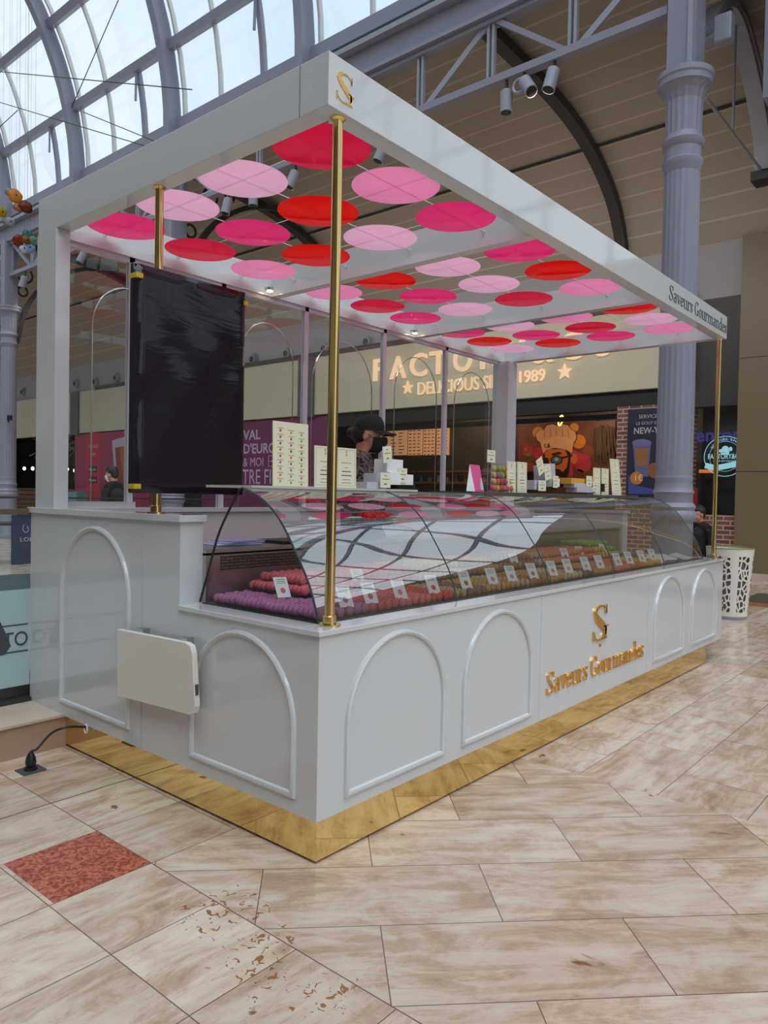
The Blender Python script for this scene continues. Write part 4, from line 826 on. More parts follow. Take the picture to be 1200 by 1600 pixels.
# glass screens along the back
YS = W_ - .07
fx = [.13, .56, 1.25, 2.03, 2.955, 3.865, 4.80]
gs = thing('glass_screen', 'tall glass screen with thin lilac-white posts at the back of the kiosk', 'screen', (2.5, YS, ZC2))
pm = P('lilac_white_post', rgb(204, 200, 212), .35)
for x in fx[:-1]: MB().box(x - .018, x + .018, YS - .02, YS + .02, ZC2, ZF).build('post', pm, gs)
MB().box(.13, L_ - .16, YS - .02, YS + .02, ZF - .03, ZF).build('top_rail', pm, gs)
MB().box(.13, .58, YS - .05, YS + .04, ZC2, ZC2 + .035).build('bottom_rail', M['white'], gs)
for a, b in zip(fx, fx[1:]):
    MB().box(a + .018, b - (.018 if b < 4.8 else 0), YS - .003, YS + .003, ZC2, ZF - .03).build('pane', M['glass'], gs)
for (u0, u1, z1) in ((.31, .78, 2.60), (1.40, 1.90, 2.60), (2.10, 2.80, 2.60), (3.10, 3.72, 2.62), (4.01, 4.64, 2.61)):
    r = (u1 - u0) / 2; pts = [(u0, YS - .012, ZC2 + .0)] + [((u0 + u1) / 2 - r * math.cos(PI * i / 20), YS - .012, z1 - r * 1.1 + r * 1.1 * math.sin(PI * i / 20)) for i in range(21)] + [(u1, YS - .012, ZC2)]
    MB().tube(pts, .0042, 6).build('arch_rod', M['chrome'], gs, smooth=True)
# folding shelf
fs = thing('folding_shelf', 'cream white fold-down shelf hanging on the left side of the counter', 'shelf', (-.045, .97, .42))
o2 = [(1.28, .723), (.735, .738), (.70, .728), (.688, .70), (.662, .48), (.672, .45), (.70, .438), (1.268, .411)]
MB().prism(o2, LW, .035, .062).build('board', M['cream_lam'], fs, bevel=.002)
MB().prism([(1.14, .70), (1.10, .70), (1.10, .745), (1.14, .745)], LW, 0, .036).prism([(.80, .70), (.76, .70), (.76, .748), (.80, .748)], LW, 0, .036).build('hinge', M['steel'], fs)
MB().prism([(.672, .525), (.665, .525), (.665, .57), (.672, .57)], LW, .042, .056).build('latch', M['ink'], fs)
# wrapped screen on the pole
BY = 1.1; bs = thing('wrapped_screen', 'large black plastic-wrapped screen with yellow tape corners on the brass pole', 'screen', (.2, BY, 1.36))
bx0, bx1, bz0, bz1 = -.108, .522, 1.365, 2.392
mb = MB(); nx, nz = 24, 36; vs = []
for j in range(nz + 1):
    for i in range(nx + 1):
        u, v = i / nx, j / nz; e = min(u, 1 - u, v, 1 - v); w_ = .006 * math.sin(u * 13 + v * 5) * math.sin(v * 17) + random.uniform(-.001, .001)
        vs.append((bx0 + (bx1 - bx0) * u, BY - .028 + (.02 if e == 0 else 0) - (w_ if e > 0 else 0) * .5, bz0 + (bz1 - bz0) * v))
mb.add(vs, [(j * (nx + 1) + i, j * (nx + 1) + i + 1, (j + 1) * (nx + 1) + i + 1, (j + 1) * (nx + 1) + i) for j in range(nz) for i in range(nx)])
mb.build('plastic_wrap', M['wrap'], bs, smooth=True)
MB().box(bx0, bx1, BY - .008, BY + .022, bz0, bz1).build('screen_body', M['black'], bs, bevel=.006)
for x, z in ((bx0 - .002, bz1 - .07), (bx1 - .028, bz1 - .07), (bx0 - .002, bz0 + .02)): MB().box(x, x + .035 * (1 if x < .2 else .8), BY - .034, BY + .02, z, z + .022).build('yellow_tape', M['yellowtape'], bs)
MB().box(.03, .10, BY + .02, BY + .035, 1.7, 2.0).build('pole_clamp', M['black'], bs)

# discs under the canopy
AC = {'crimson': acrylic('crimson_acrylic', rgb(236, 64, 122)), 'pale pink': acrylic('pale_pink_acrylic', rgb(250, 212, 228)), 'pink': acrylic('pink_acrylic', rgb(252, 186, 214)), 'hot pink': acrylic('hot_pink_acrylic', rgb(246, 100, 168)), 'red': acrylic('red_acrylic', rgb(240, 46, 44))}
DXs = [[.365, .87, 1.375], [2.05, 2.55, 3.04], [3.73, 4.2, 4.63]]; DYs = [.40, .93, 1.46, 1.96]
DC = [[['crimson', 'pale pink', 'pale pink', 'hot pink'], ['pink', 'red', 'hot pink', 'crimson'], ['hot pink', 'pale pink', 'red', 'pink']],
      [['hot pink', 'pale pink', 'red', 'pink'], ['red', 'pale pink', 'hot pink', 'crimson'], ['pink', 'crimson', 'pale pink', 'hot pink']],
      [['red', 'pink', 'pale pink', 'hot pink'], ['pale pink', 'crimson', 'hot pink', 'red'], ['pink', 'hot pink', 'red', 'pale pink']]]
dmesh = {}
ordn = ['nearest the front beam', 'second from the front', 'third from the front', 'nearest the back beam']; bay = ['left', 'middle', 'right']; rown = ['left row', 'middle row', 'right row']
ZD = 2.868
for bi in range(3):
    for i, x in enumerate(DXs[bi]):
        for j, y in enumerate(DYs):
            cc = DC[bi][i][j]
            if cc not in dmesh:
                o = MB().lathe((0, 0, 0), [(.212, -.002), (.214, -.001), (.214, .001), (.212, .002)], 56).build('acrylic_disc', AC[cc], local=True, smooth=True); dmesh[cc] = o
            else: o = dmesh[cc].copy(); COL.objects.link(o)
            o.location = (x, y, ZD); tag(o, '%s disc in the %s canopy bay, %s, %s' % (cc, bay[bi], rown[i], ordn[j]), 'disc', '%s discs hung under the canopy' % cc)
x0s = [.105, 1.73, 3.41]; x1s = [1.66, 3.34, 4.885]
wm = P('white_cable', rgb(220, 220, 225), .4)
for bi in range(3):
    for j, y in enumerate(DYs):
        t = thing('suspension_cable', 'thin white cable along the %s canopy bay through the discs %s' % (bay[bi], ordn[j]), 'cable', ((x0s[bi] + x1s[bi]) / 2, y, ZD), 'thin cables carrying the canopy discs')
        MB().cyl((x0s[bi], y, ZD + .006), (x1s[bi], y, ZD + .006), .0022, 6).build('wire', wm, t)
        for x in (x0s[bi] + .02, x1s[bi] - .02): MB().tube([(x - .018, y, ZD + .004), (x, y, ZD - .008), (x + .018, y, ZD + .004)], .003, 6).build('hook', M['steel'], t)
    for i, x in enumerate(DXs[bi]):
        t = thing('suspension_cable', 'thin white cable across the %s canopy bay over the %s of discs' % (bay[bi], rown[i]), 'cable', (x, 1.15, ZD), 'thin cables carrying the canopy discs')
        MB().cyl((x, .105, ZD + .010), (x, W_ - .105, ZD + .010), .0022, 6).build('wire', wm, t)
        for y in (.125, W_ - .125): MB().tube([(x, y - .018, ZD + .004), (x, y, ZD - .008), (x, y + .018, ZD + .004)], .003, 6).build('hook', M['steel'], t)
for x, y, lab in ((1.60, 2.15, 'small warm lamp under the first cross beam at the back'), (3.28, 2.15, 'small warm lamp under the second cross beam at the back')):
    t = thing('canopy_lamp', lab, 'lamp', (x, y, 2.80), 'small lamps inside the canopy'); MB().lathe((x, y, 2.812), [(.022, 0), (.026, .02), (.014, .03)], 16).build('lamp_cup', M['steel'], t, smooth=True); MB().bar((x, y, 2.838), (x, 2.2, 2.838), .01).build('bracket', M['steel'], t); MB().lathe((x, y, 2.806), [(.021, 0), (.021, .006)], 16).build('lamp_face', M['warm'], t)
    d = bpy.data.lights.new('canopy_glow', 'SPOT'); d.energy = 4; d.color = (1, .75, .5); d.spot_size = 1.6; d.shadow_soft_size = .02; o = bpy.data.objects.new('canopy_glow', d); COL.objects.link(o); o.location = (x, y, 2.79)

# ------------------------------------------------------------------ glass display case
CP = catmull([(.105, ZC), (.15, 1.005), (.228, 1.13), (.34, 1.275), (.46, 1.36), (.575, 1.398)], 6)
dv = [.10, 1.035, 1.97, 2.90, 3.84, 4.77]
case = thing('glass_display_case', 'curved glass display case along the front of the counter', 'display case', (2.4, .5, ZC))
for i, (a, b) in enumerate(zip(dv, dv[1:])):
    n = len(CP); vs = [(x, y, z) for x in (a + .004, b - .004) for y, z in CP]
    MB().add(vs, [(k, k + 1, n + k + 1, n + k) for k in range(n - 1)]).build('curved_pane', M['glassc'], case, smooth=True)
for x in dv:
    MB().tube([(x, y, z) for y, z in CP], .0035 if x > .2 else .0045, 6).build('pane_edge', M['glassedge'], case, smooth=True)
sp = [(y, z) for y, z in CP] + [(.66, 1.25), (.76, 1.10), (.835, .90), (.84, ZC)]
for x in (.10, 4.77): MB().add([(x, y, z) for y, z in sp], [tuple(range(len(sp)))]).build('side_pane', M['glass'], case)
MB().tube(catmull([(.095, .575, 1.395), (.09, .64, 1.31), (.09, .72, 1.19), (.09, .79, 1.02), (.09, .845, .885)], 5), .0055, 8).build('side_seal', M['black'], case, smooth=True)
MB().box(.10, 4.77, .56, .60, 1.385, 1.397).build('top_rail', M['steel'], case)
MB().box(.1, 4.77, .10, .845, ZC - .02, ZC + .003).build('case_floor', P('dark_steel', (.08, .08, .08), .3, .8), case)
MB().box(.12, 4.75, .845, .90, ZC, 1.10).box(.12, 4.75, .845, 1.2, 1.09, 1.115).build('service_ledge', M['steel'], case)
MB().box(.2, 1.35, .842, .845, 1.02, 1.085).box(1.5, 2.6, .842, .845, 1.02, 1.085).build('woven_grille', M['weave'], case)
shelfm = P('smoked_shelf_edge', rgb(190, 190, 182), .3)
sh1 = tag(MB().box(.14, 1.30, .56, .88, 1.398, 1.409).build('display_shelf', shelfm), 'left top shelf of the glass case carrying the tall menu card', 'shelf', 'top shelves of the display case')
sh2 = tag(MB().box(1.84, 3.05, .56, .88, 1.398, 1.409).build('display_shelf', P('dark_shelf', rgb(84, 82, 82), .3)), 'middle top shelf of the glass case carrying the macaron tower', 'shelf', 'top shelves of the display case')
sh3 = tag(MB().box(3.06, 4.45, .56, .88, 1.398, 1.409).build('display_shelf', P('dark_shelf', rgb(84, 82, 82), .3)), 'right top shelf of the glass case beside the curved end pane', 'shelf', 'top shelves of the display case')

# macarons
FL = {'mauve': (176, 104, 150), 'coral pink': (226, 104, 118), 'raspberry pink': (206, 76, 104), 'red': (214, 58, 56), 'beige': (196, 160, 124), 'brown': (128, 84, 78), 'mustard yellow': (196, 150, 70), 'caramel': (166, 112, 66), 'cream': (206, 182, 130), 'salmon orange': (222, 132, 92), 'orange': (226, 112, 56), 'yellow': (222, 184, 70), 'green': (140, 186, 60)}
fm = {k: P(k.replace(' ', '_') + '_macaron_shell', tuple(c * .95 for c in rgb(*v)), .6, bump=.2, bscale=90) for k, v in FL.items()}
fil = {k: P(k.replace(' ', '_') + '_macaron_filling', tuple(c * .55 for c in rgb(*v)), .7) for k, v in FL.items()}
SH = [(.004, -.0135), (.0135, -.0125), (.0195, -.0085), (.0215, -.0042), (.0205, -.003)]
def shells(mb, c, s=1, n=12, mi=0, tilt=0):
    for sg in (-1, 1):
        mb.lathe((0, 0, 0), [(r * s, z * sg * s) for r, z in SH], n, mi, axis='Y')
    return mb
proto = {}
def macaron(col):
    if col not in proto:
        o = shells(MB(), None, n=14).build('macaron', fm[col], local=True, smooth=True); f = MB().lathe((0, 0, 0), [(.019, -.0035), (.0195, 0), (.019, .0035)], 14, axis='Y').build('filling', fil[col], o, smooth=True); proto[col] = o; return o
    return None
# flavour by tray: (x0, x1, front colour, back colour)
trays = [(.12, .33, 'mauve', 'mauve'), (.33, .42, 'mauve', 'coral pink'), (.42, .62, 'raspberry pink', 'coral pink'), (.62, .86, 'coral pink', 'red'), (.86, 1.04, 'red', 'red'), (1.04, 1.16, 'beige', 'raspberry pink'), (1.16, 1.33, 'brown', 'beige'), (1.33, 1.62, 'mustard yellow', 'cream'), (1.62, 1.78, 'beige', 'caramel'), (1.78, 1.97, 'caramel', 'mustard yellow'),
         (1.97, 2.2, 'mustard yellow', 'caramel'), (2.2, 2.45, 'cream', 'caramel'), (2.45, 2.62, 'brown', 'beige'), (2.62, 2.9, 'mustard yellow', 'salmon orange'), (2.9, 3.2, 'salmon orange', 'salmon orange'), (3.2, 3.45, 'orange', 'orange'), (3.45, 3.62, 'yellow', 'yellow'), (3.62, 3.82, 'yellow', 'green')]
cand = []
for (a, b, cf, cb) in trays:
    nx = max(1, int((b - a) / .0425)); st = (b - a) / nx
    for i in range(nx):
        x = a + st * (i + .5)
        for k in range(24):
            y = .135 + k * .0285
            if y > .80: break
            back = y > .44
            z = ZC + .026 + (.0 if not back else .0)
            col = cb if back else cf
            if back and x > .34: z += .045
            cand.append((x + random.uniform(-.002, .002), y + random.uniform(-.003, .003), z + random.uniform(-.002, .003), col, back, a))
            if back and x > .36 and .50 < y < .78: cand.append((x + random.uniform(-.006, .006), y, z + .038, col, True, a))
            if x > 3.45 and back and y > .56: cand.append((x, y, z + .076, 'green', True, a))
def scr(c): return (Vector(c[:3]) - CAM).dot(Fw) + (0 if c[4] else -.15)
cand.sort(key=scr)
pick, rest = cand[:300], cand[300:]
where = {.12: 'at the near left corner', .33: 'beside the first brass pole', .42: 'just right of the near corner pole', .62: 'left of the second price card', .86: 'near the first pane joint'}
for c in pick:
    o = macaron(c[3])
    if o is None:
        o = proto[c[3]].copy(); COL.objects.link(o)
        for ch in proto[c[3]].children: d = ch.copy(); COL.objects.link(d); d.parent = o
    o.location = c[:3]; o.rotation_euler = (random.uniform(-.15, .15), random.uniform(0, 6), random.uniform(-.12, .12))
    tag(o, '%s macaron standing on edge in the %s tray of the near display case%s' % (c[3], 'back' if c[4] else 'front', ''), 'macaron', '%s macarons in the %s tray' % (c[3], 'back' if c[4] else 'front'))
mats_ = list(fm.keys()); mb = MB(); base = shells(MB(), None, n=10)
for c in rest:
    rx = random.uniform(-.15, .15); R3 = Matrix.Rotation(random.uniform(-.12, .12), 3, 'Z') @ Matrix.Rotation(rx, 3, 'X')
    mb.add([Vector(c[:3]) + R3 @ Vector(p) for p in base.v], base.f, mats_.index(c[3]))
tag(mb.build('macaron_rows', [fm[k] for k in mats_], smooth=True), 'long colourful rows of macarons filling the rest of the glass case', 'macarons', kind='stuff')
# price cards standing in the macarons
tx = [.30, .455, .655, .905, 1.18, 1.43, 1.625, 1.86, 2.10, 2.305, 2.555, 2.765, 3.06, 3.265, 3.5, 3.72]
tcol = ['mauve', 'raspberry pink', 'coral pink', 'red', 'brown', 'mustard yellow', 'beige', 'caramel', 'mustard yellow', 'cream', 'cream', 'mustard yellow', 'salmon orange', 'orange', 'yellow', 'yellow']
words = ['first', 'second', 'third', 'fourth', 'fifth', 'sixth', 'seventh', 'eighth', 'ninth', 'tenth', 'eleventh', 'twelfth', 'thirteenth', 'fourteenth', 'fifteenth', 'last']
tcard = glass('clear_card_holder', (.9, .95, .97), 1.5)
def price(x, y, z, col, lab):
    t = thing('price_card', lab, 'price card', (x, y, z), 'price cards in the glass case'); w, h, ln = .032, .085, .035
    pl = lambda u, v, d: (x + u * .80 + d * .3, y - u * .45 + v * ln / h - d, z + v)
    MB().prism([(-w, -.03), (w, -.03), (w, h - .03), (-w, h - .03)], pl, 0, .0015).build('card', M['cardw'], t)
    mb = MB(); [mb.prism([(-.02, v), (.02, v), (.02, v + .003), (-.02, v + .003)], pl, .0018, .0022) for v in (.044, .036, .029)]; mb.build('print', M['cardline'], t)
    MB().prism([(.012 * math.cos(i * PI / 7), -.001 + .012 * math.sin(i * PI / 7)) for i in range(14)], pl, .0018, .0024).build('picture', fm[col], t)
for i, x in enumerate(tx): price(x, .155, .948, tcol[i], 'price card, %s from the left along the front of the case' % words[i])
for x, y, z, col, lab in ((.27, .50, .955, 'coral pink', 'price card set back among the mauve macarons left of the pole'), (.72, .46, .965, 'red', 'faint price card behind the near corner pole among red macarons'), (2.20, .47, .965, 'caramel', 'price card set back in the middle of the case, left one'), (2.9, .47, .97, 'brown', 'price card set back between brown and salmon macarons'), (3.2, .5, .97, 'salmon orange', 'price card set back among salmon orange macarons'), (3.62, .5, .97, 'orange', 'price card set back farthest right')): price(x, y, z, col, lab)
# leaflets in the last case bay
for k, (x, y, r) in enumerate(((4.05, .25, .2), (4.35, .3, -.3), (4.6, .22, .1))):
    o = tag(MB().box(-.13, .13, -.09, .09, 0, .012).build('leaflet_tray', M['cardw'], local=True), ['white tray in the last bay beside the yellow macarons', 'middle white tray in the last bay of the case', 'white tray at the right end of the case'][k], 'tray', 'white trays in the last bay'); o.location = (x, y, ZC + .006); o.rotation_euler = (.25, 0, r)

# ------------------------------------------------------------------ things on the top shelf
ZS = 1.4095
def card(px0, px1, ytop, lab, kind='card', y=.62, dots=False, frame=True, lean=.02):
    a, b = at(px0, 760, 'Y', y), at(px1, 760, 'Y', y); zt = at((px0 + px1) / 2, ytop, 'Y', y).z; x0, x1 = a.x, b.x; h = zt - ZS; w = x1 - x0
    t = thing('menu_card' if dots else 'price_stand', lab, 'card', ((x0 + x1) / 2, y, ZS)); fn = lambda u, v, d: (x0 + u, y - d + v * lean, ZS + v)
    MB().prism([(0, 0), (w, 0), (w, h), (0, h)], fn, -.002, .002).build('sheet', M['card'], t)
    if not dots: MB().prism([(0, 0), (w, 0), (w, .003), (0, .003)], lambda u, v, d: (x0 + u, y + d, ZS + v), 0, .05).build('foot', M['card'], t)
    if frame and not dots:
        mb = MB(); e = w * .07
        for q in ((e, e, w - e, e + .0012), (e, h - e, w - e, h - e + .0012), (e, e, e + .0012, h - e), (w - e, e, w - e + .0012, h - e)): mb.prism([(q[0], q[1]), (q[2], q[1]), (q[2], q[3]), (q[0], q[3])], fn, .002, .0026)
        mb.build('printed_border', M['cardline'], t); mb = MB()
        for k, (f_, wd) in enumerate(((.62, .5), (.5, .2), (.40, .45), (.30, .5), (.2, .4), (.12, .5))): mb.prism([(w / 2 - w * wd / 2, h * f_), (w / 2 + w * wd / 2, h * f_), (w / 2 + w * wd / 2, h * f_ + (.004 if k in (2, 3) else .0018)), (w / 2 - w * wd / 2, h * f_ + (.004 if k in (2, 3) else .0018))], fn, .002, .0026)
        ribbon(mb, [(w / 2 + (p[0] - .2) * .03, h * .8 + p[1] * .025, .002) for p in bigS()[0][1]], fn, .002, .0026); mb.build('printed_text', M['cardink'], t)
    if dots:
        cols = ['red', 'brown', 'raspberry pink', 'mustard yellow', 'green', 'caramel', 'orange', 'mauve', 'salmon orange']; byc = {}; mt = MB()
        for i in range(3):
            for j in range(9):
                u = w * (.2 + .3 * i); v = h * (.86 - .098 * j) - i * .006; byc.setdefault(cols[(i * 4 + j * 5) % 9], MB()).prism([(u + .006 * math.cos(k * PI / 5), v + .006 * math.sin(k * PI / 5)) for k in range(10)], fn, .002, .003)
                mt.prism([(u - .02, v + .009), (u + .02, v + .009), (u + .02, v + .0105), (u - .02, v + .0105)], fn, .002, .0026); mt.prism([(u - .014, v + .0125), (u + .014, v + .0125), (u + .014, v + .0135), (u - .014, v + .0135)], fn, .002, .0026)
        for k_, m_ in byc.items(): m_.build('macaron_pictures', fm[k_], t)
        mt.build('printed_text', M['cardline'], t)
    return t
card(426, 481, 660, 'tall cream menu card with three columns of macaron pictures', dots=True)
card(491, 524, 697, 'cream price stand left of the near brass pole, beside the tall menu card')
card(525, 556, 700, 'cream price stand right of the near brass pole, in front of the woman')
card(792, 806, 721, 'slim cream price stand right of the macaron tower, left one')
card(808, 823, 722, 'slim cream price stand right of the macaron tower, right one')
card(927, 938, 731, 'slim cream price stand on the right shelf, left one')
card(940, 951, 732, 'slim cream price stand on the right shelf, right one')
card(957, 971, 717, 'tall narrow cream list standing at the right end of the shelf', lean=.1)
def giftbox(px0, px1, py0, py1, lab, mat, y=.66, d=.09, name='gift_box', rot=0):
    a, b = at(px0, py1, 'Y', y), at(px1, py0, 'Y', y); o = MB().box(-(b.x - a.x) / 2, (b.x - a.x) / 2, -d / 2, d / 2, 0, b.z - a.z).build(name, mat, local=True, bevel=.001); o.location = ((a.x + b.x) / 2, y, max(ZS, a.z)); o.rotation_euler = (0, rot, 0)
    return tag(o, lab, 'box', 'paper boxes on the display shelf')
giftbox(563, 594, 754, 763, 'flat lilac-white box at the bottom of the near stack', M['boxgrey'])
giftbox(578, 594, 740, 754, 'small lilac-white box behind the front card of the near stack', M['boxgrey'], y=.69)
giftbox(609, 636, 742, 757, 'white box at the right of the near stack', M['cardw'], y=.68)
giftbox(594, 620, 719, 741, 'upright white box on top of the near stack', M['cardw'], y=.68, rot=.0)
giftbox(598, 616, 738, 757, 'white box in the middle of the near stack', M['cardw'], y=.66)
def smallcard(px0, px1, py0, py1, lab, y=.60, rot=0):
    a, b = at(px0, py1, 'Y', y), at(px1, py0, 'Y', y); w, h = b.x - a.x, b.z - a.z; t = thing('box_label', lab, 'card', ((a.x + b.x) / 2, y, max(a.z, ZS)), 'small price cards on the display shelf')
    mb = MB(); z0 = max(a.z, ZS); fn = lambda u, v, d: ((a.x + b.x) / 2 + u * math.cos(rot) - v * math.sin(rot), y - d, z0 + u * math.sin(rot) + v * math.cos(rot))
    mb.prism([(-w / 2, 0), (w / 2, 0), (w / 2, h), (-w / 2, h)], fn, -.0015, .0015); mb.build('sheet', M['card'], t)
    mb = MB(); [mb.prism([(-w * s_, h * f_), (w * s_, h * f_), (w * s_, h * f_ + .003), (-w * s_, h * f_ + .003)], fn, .0015, .002) for f_, s_ in ((.78, .12), (.55, .35), (.2, .15), (.26, .12))]; mb.build('printed_text', M['cardink'], t)
smallcard(594, 610, 739, 762, 'small price card at the foot of the near box stack')
smallcard(599, 613, 698, 722, 'small price card leaning on top of the near box stack', rot=.12)
smallcard(622, 636, 732, 754, 'small price card on the right white box of the near stack', y=.63)
giftbox(612, 640, 754, 763, 'black tray under the right box of the near stack', M['black'], y=.70)
# pyramid tower of macarons in clear box, with pink leaflet
tc = at(777, 765, 'Y', .66); tw = thing('macaron_tower', 'clear pyramid box packed with colourful macarons on the middle shelf', 'macaron box', (tc.x, .66, ZS)); hw, hh = .125, .185
MB().add([(tc.x - hw, .60, ZS), (tc.x + hw, .60, ZS), (tc.x + hw, .76, ZS), (tc.x - hw, .76, ZS), (tc.x - hw * .5, .64, ZS + hh), (tc.x + hw * .4, .64, ZS + hh), (tc.x + hw * .4, .72, ZS + hh), (tc.x - hw * .5, .72, ZS + hh)], [(0, 3, 2, 1), (4, 5, 6, 7), (0, 1, 5, 4), (1, 2, 6, 5), (2, 3, 7, 6), (3, 0, 4, 7)]).build('clear_box', M['glass'], tw)
kk = list(FL)
for r in range(4):
    n = 6 - r
    for i in range(n):
        f_ = r / 4; xx = tc.x - hw * (1 - .5 * f_) + .02 + (hw * 2 * (1 - .45 * f_) - .04) * i / max(1, n - 1); k_ = random.choice(['mauve', 'coral pink', 'orange', 'yellow', 'green', 'raspberry pink', 'caramel', 'cream'])
        mm_ = MB(); R3 = Matrix.Rotation(PI / 2, 3, 'Z'); mm_.add([Vector((xx, .625 + r * .01, ZS + .023 + r * .043)) + R3 @ Vector(p) for p in base.v], base.f); mm_.build('packed_macaron', fm[k_], tw, smooth=True)
smallcard(761, 774, 704, 722, 'small white price card on top of the macaron tower', y=.66)
a_, b_ = at(733, 765, 'Y', .58), at(761, 765, 'Y', .58)
t = thing('folded_leaflet', 'pink and white tent leaflet left of the macaron tower', 'leaflet', ((a_.x + b_.x) / 2, .6, ZS)); hgt = at(745, 726, 'Y', .58).z - ZS
MB().add([(a_.x, .60, ZS), (a_.x + .05, .57, ZS), (a_.x + .03, .60, ZS + hgt)], [(0, 1, 2)]).build('white_side', M['cardw'], t)
MB().add([(a_.x + .05, .57, ZS), (b_.x, .60, ZS), (b_.x - .03, .62, ZS + hgt), (a_.x + .03, .60, ZS + hgt)], [(0, 1, 2, 3)]).build('pink_side', P('pink_print', rgb(226, 90, 150), .5), t)
MB().prism([(b_.x - .055, .01), (b_.x - .02, .01), (b_.x - .022, .05), (b_.x - .03, .06), (b_.x - .033, .085), (b_.x - .042, .085), (b_.x - .045, .06), (b_.x - .055, .05)], lambda u, v, d: (u, .595 + v * .15 - d, ZS + v), .003, .005).build('bottle_picture', P('pale_blue_print', rgb(190, 205, 225), .4), t)
giftbox(826, 841, 751, 765, 'flat lilac-grey box right of the slim price stands', M['boxgrey']); smallcard(841, 853, 751, 767, 'small price card beside the flat lilac-grey box')
giftbox(853, 866, 748, 760, 'white box with clear window in the middle stack', M['cardw']); giftbox(843, 860, 727, 749, 'tilted lilac-white box balanced on the middle stack', M['boxgrey'], y=.68, rot=-.15)
smallcard(842, 852, 715, 740, 'upper tilted white label on the middle box stack', rot=.45); smallcard(852, 862, 727, 749, 'lower tilted white label on the middle box stack', rot=.25); smallcard(864, 872, 744, 762, 'small label at the right of the middle box stack')
giftbox(884, 920, 749, 756, 'gold box on top of the right stack', P('gold_card', rgb(222, 168, 60), .4), y=.66); giftbox(889, 915, 756, 762, 'middle lilac-grey box of the right stack', M['boxgrey'], y=.65); giftbox(893, 918, 761, 769, 'bottom lilac-grey box of the right stack', M['boxgrey'], y=.64)
smallcard(916, 925, 744, 760, 'small label standing on the right stack'); smallcard(926, 934, 752, 768, 'small label right of the right stack'); giftbox(932, 937, 756, 768, 'small black box behind the label at right', M['black'])
# behind the case: papers, till and red bag
for k in range(5):
    o = tag(MB().box(-.12, .12, -.08, .08, 0, .004).build('paper_sheet', P('lilac_paper', rgb(*[(150, 140, 200), (235, 235, 240), (176, 168, 214), (225, 225, 235), (160, 150, 210)][k]), .6), local=True), ['lilac sheet at the bottom of the paper pile', 'white sheet second in the paper pile', 'pale lilac sheet in the middle of the pile', 'white sheet near the top of the pile', 'lilac sheet on top of the paper pile'][k], 'paper', 'paper pile on the service ledge'); o.location = (.42 + .012 * k, 1.05, 1.1155 + .0045 * k); o.rotation_euler = (0, 0, .1 * k - .2)
o = tag(MB().box(.66, .98, .93, 1.15, 1.1155, 1.132).build('tablet', M['black'], bevel=.004), 'black tablet lying on the steel service ledge', 'tablet')
t = thing('card_terminal', 'dark red padded pouch beside the tablet on the ledge', 'pouch', (1.2, 1.0, 1.1155)); MB().ell((1.2, 1.0, 1.15), (.10, .07, .034)).build('pouch', P('dark_red_cloth', rgb(120, 20, 40), .6), t, smooth=True); MB().box(1.12, 1.15, .92, 1.0, 1.1155, 1.14).build('clasp', M['black'], t)
t.name = 'red_pouch'

# ------------------------------------------------------------------ curb, glass barrier, cable, socket, bin
cb = struct(MB().box(-14, .02, 1.92, 2.12, 0, .165).build('trim_301', M['marblep'])); struct(MB().box(-14, .02, 1.905, 2.6, .165, .178).box(-14, .02, 2.12, 2.6, 0, .165).build('trim_302', M['marble']))
gb = thing('glass_barrier', 'glass barrier with teal film and black lettering left of the kiosk', 'barrier', (-3, 2.31, .178)); YB = 2.31
MB().box(-7, -.001, YB, YB + .012, .2, 1.22).build('glass_panel', M['glass'], gb); MB().box(-7, -.001, YB - .03, YB + .04, .178, .2).build('bottom_channel', M['irond'], gb)
MB().box(-7, -.02, YB - .025, YB + .035, 1.232, 1.262).build('handrail', P('brown_handrail', rgb(104, 88, 74), .4), gb)
MB().box(-7, -.001, YB - .003, YB, .269, .811).build('teal_film', M['teal'], gb); MB().box(-7, -.001, YB - .003, YB, .811, .897).build('grey_film', M['teald'], gb)
WB = FRONTY(YB - .003)
MB().prism([(-1.6, .46), (-.012, .46), (-.012, .468), (-1.6, .468)], WB, 0, .002).build('printed_line', M['ink'], gb); MB().prism([(-1.6, .610), (-.012, .610), (-.012, .617), (-1.6, .617)], WB, 0, .002).build('printed_line', M['ink'], gb)
sans('TO', -.150, .496, .115, WB, .001, M['ink'], 'printed_letters', gb, width=.135)
MB().prism([(-.20, .59), (-.172, .66), (-.14, .59), (-.105, .50), (-.14, .455), (-.20, .455)], WB, .0, .0025).build('printed_emblem', M['ink'], gb)
struct(MB().box(-7, .4, 2.36, 2.40, .0, .33).build('trim_304', M['darkmid']))  # dark box added behind the glass to darken the view below the film
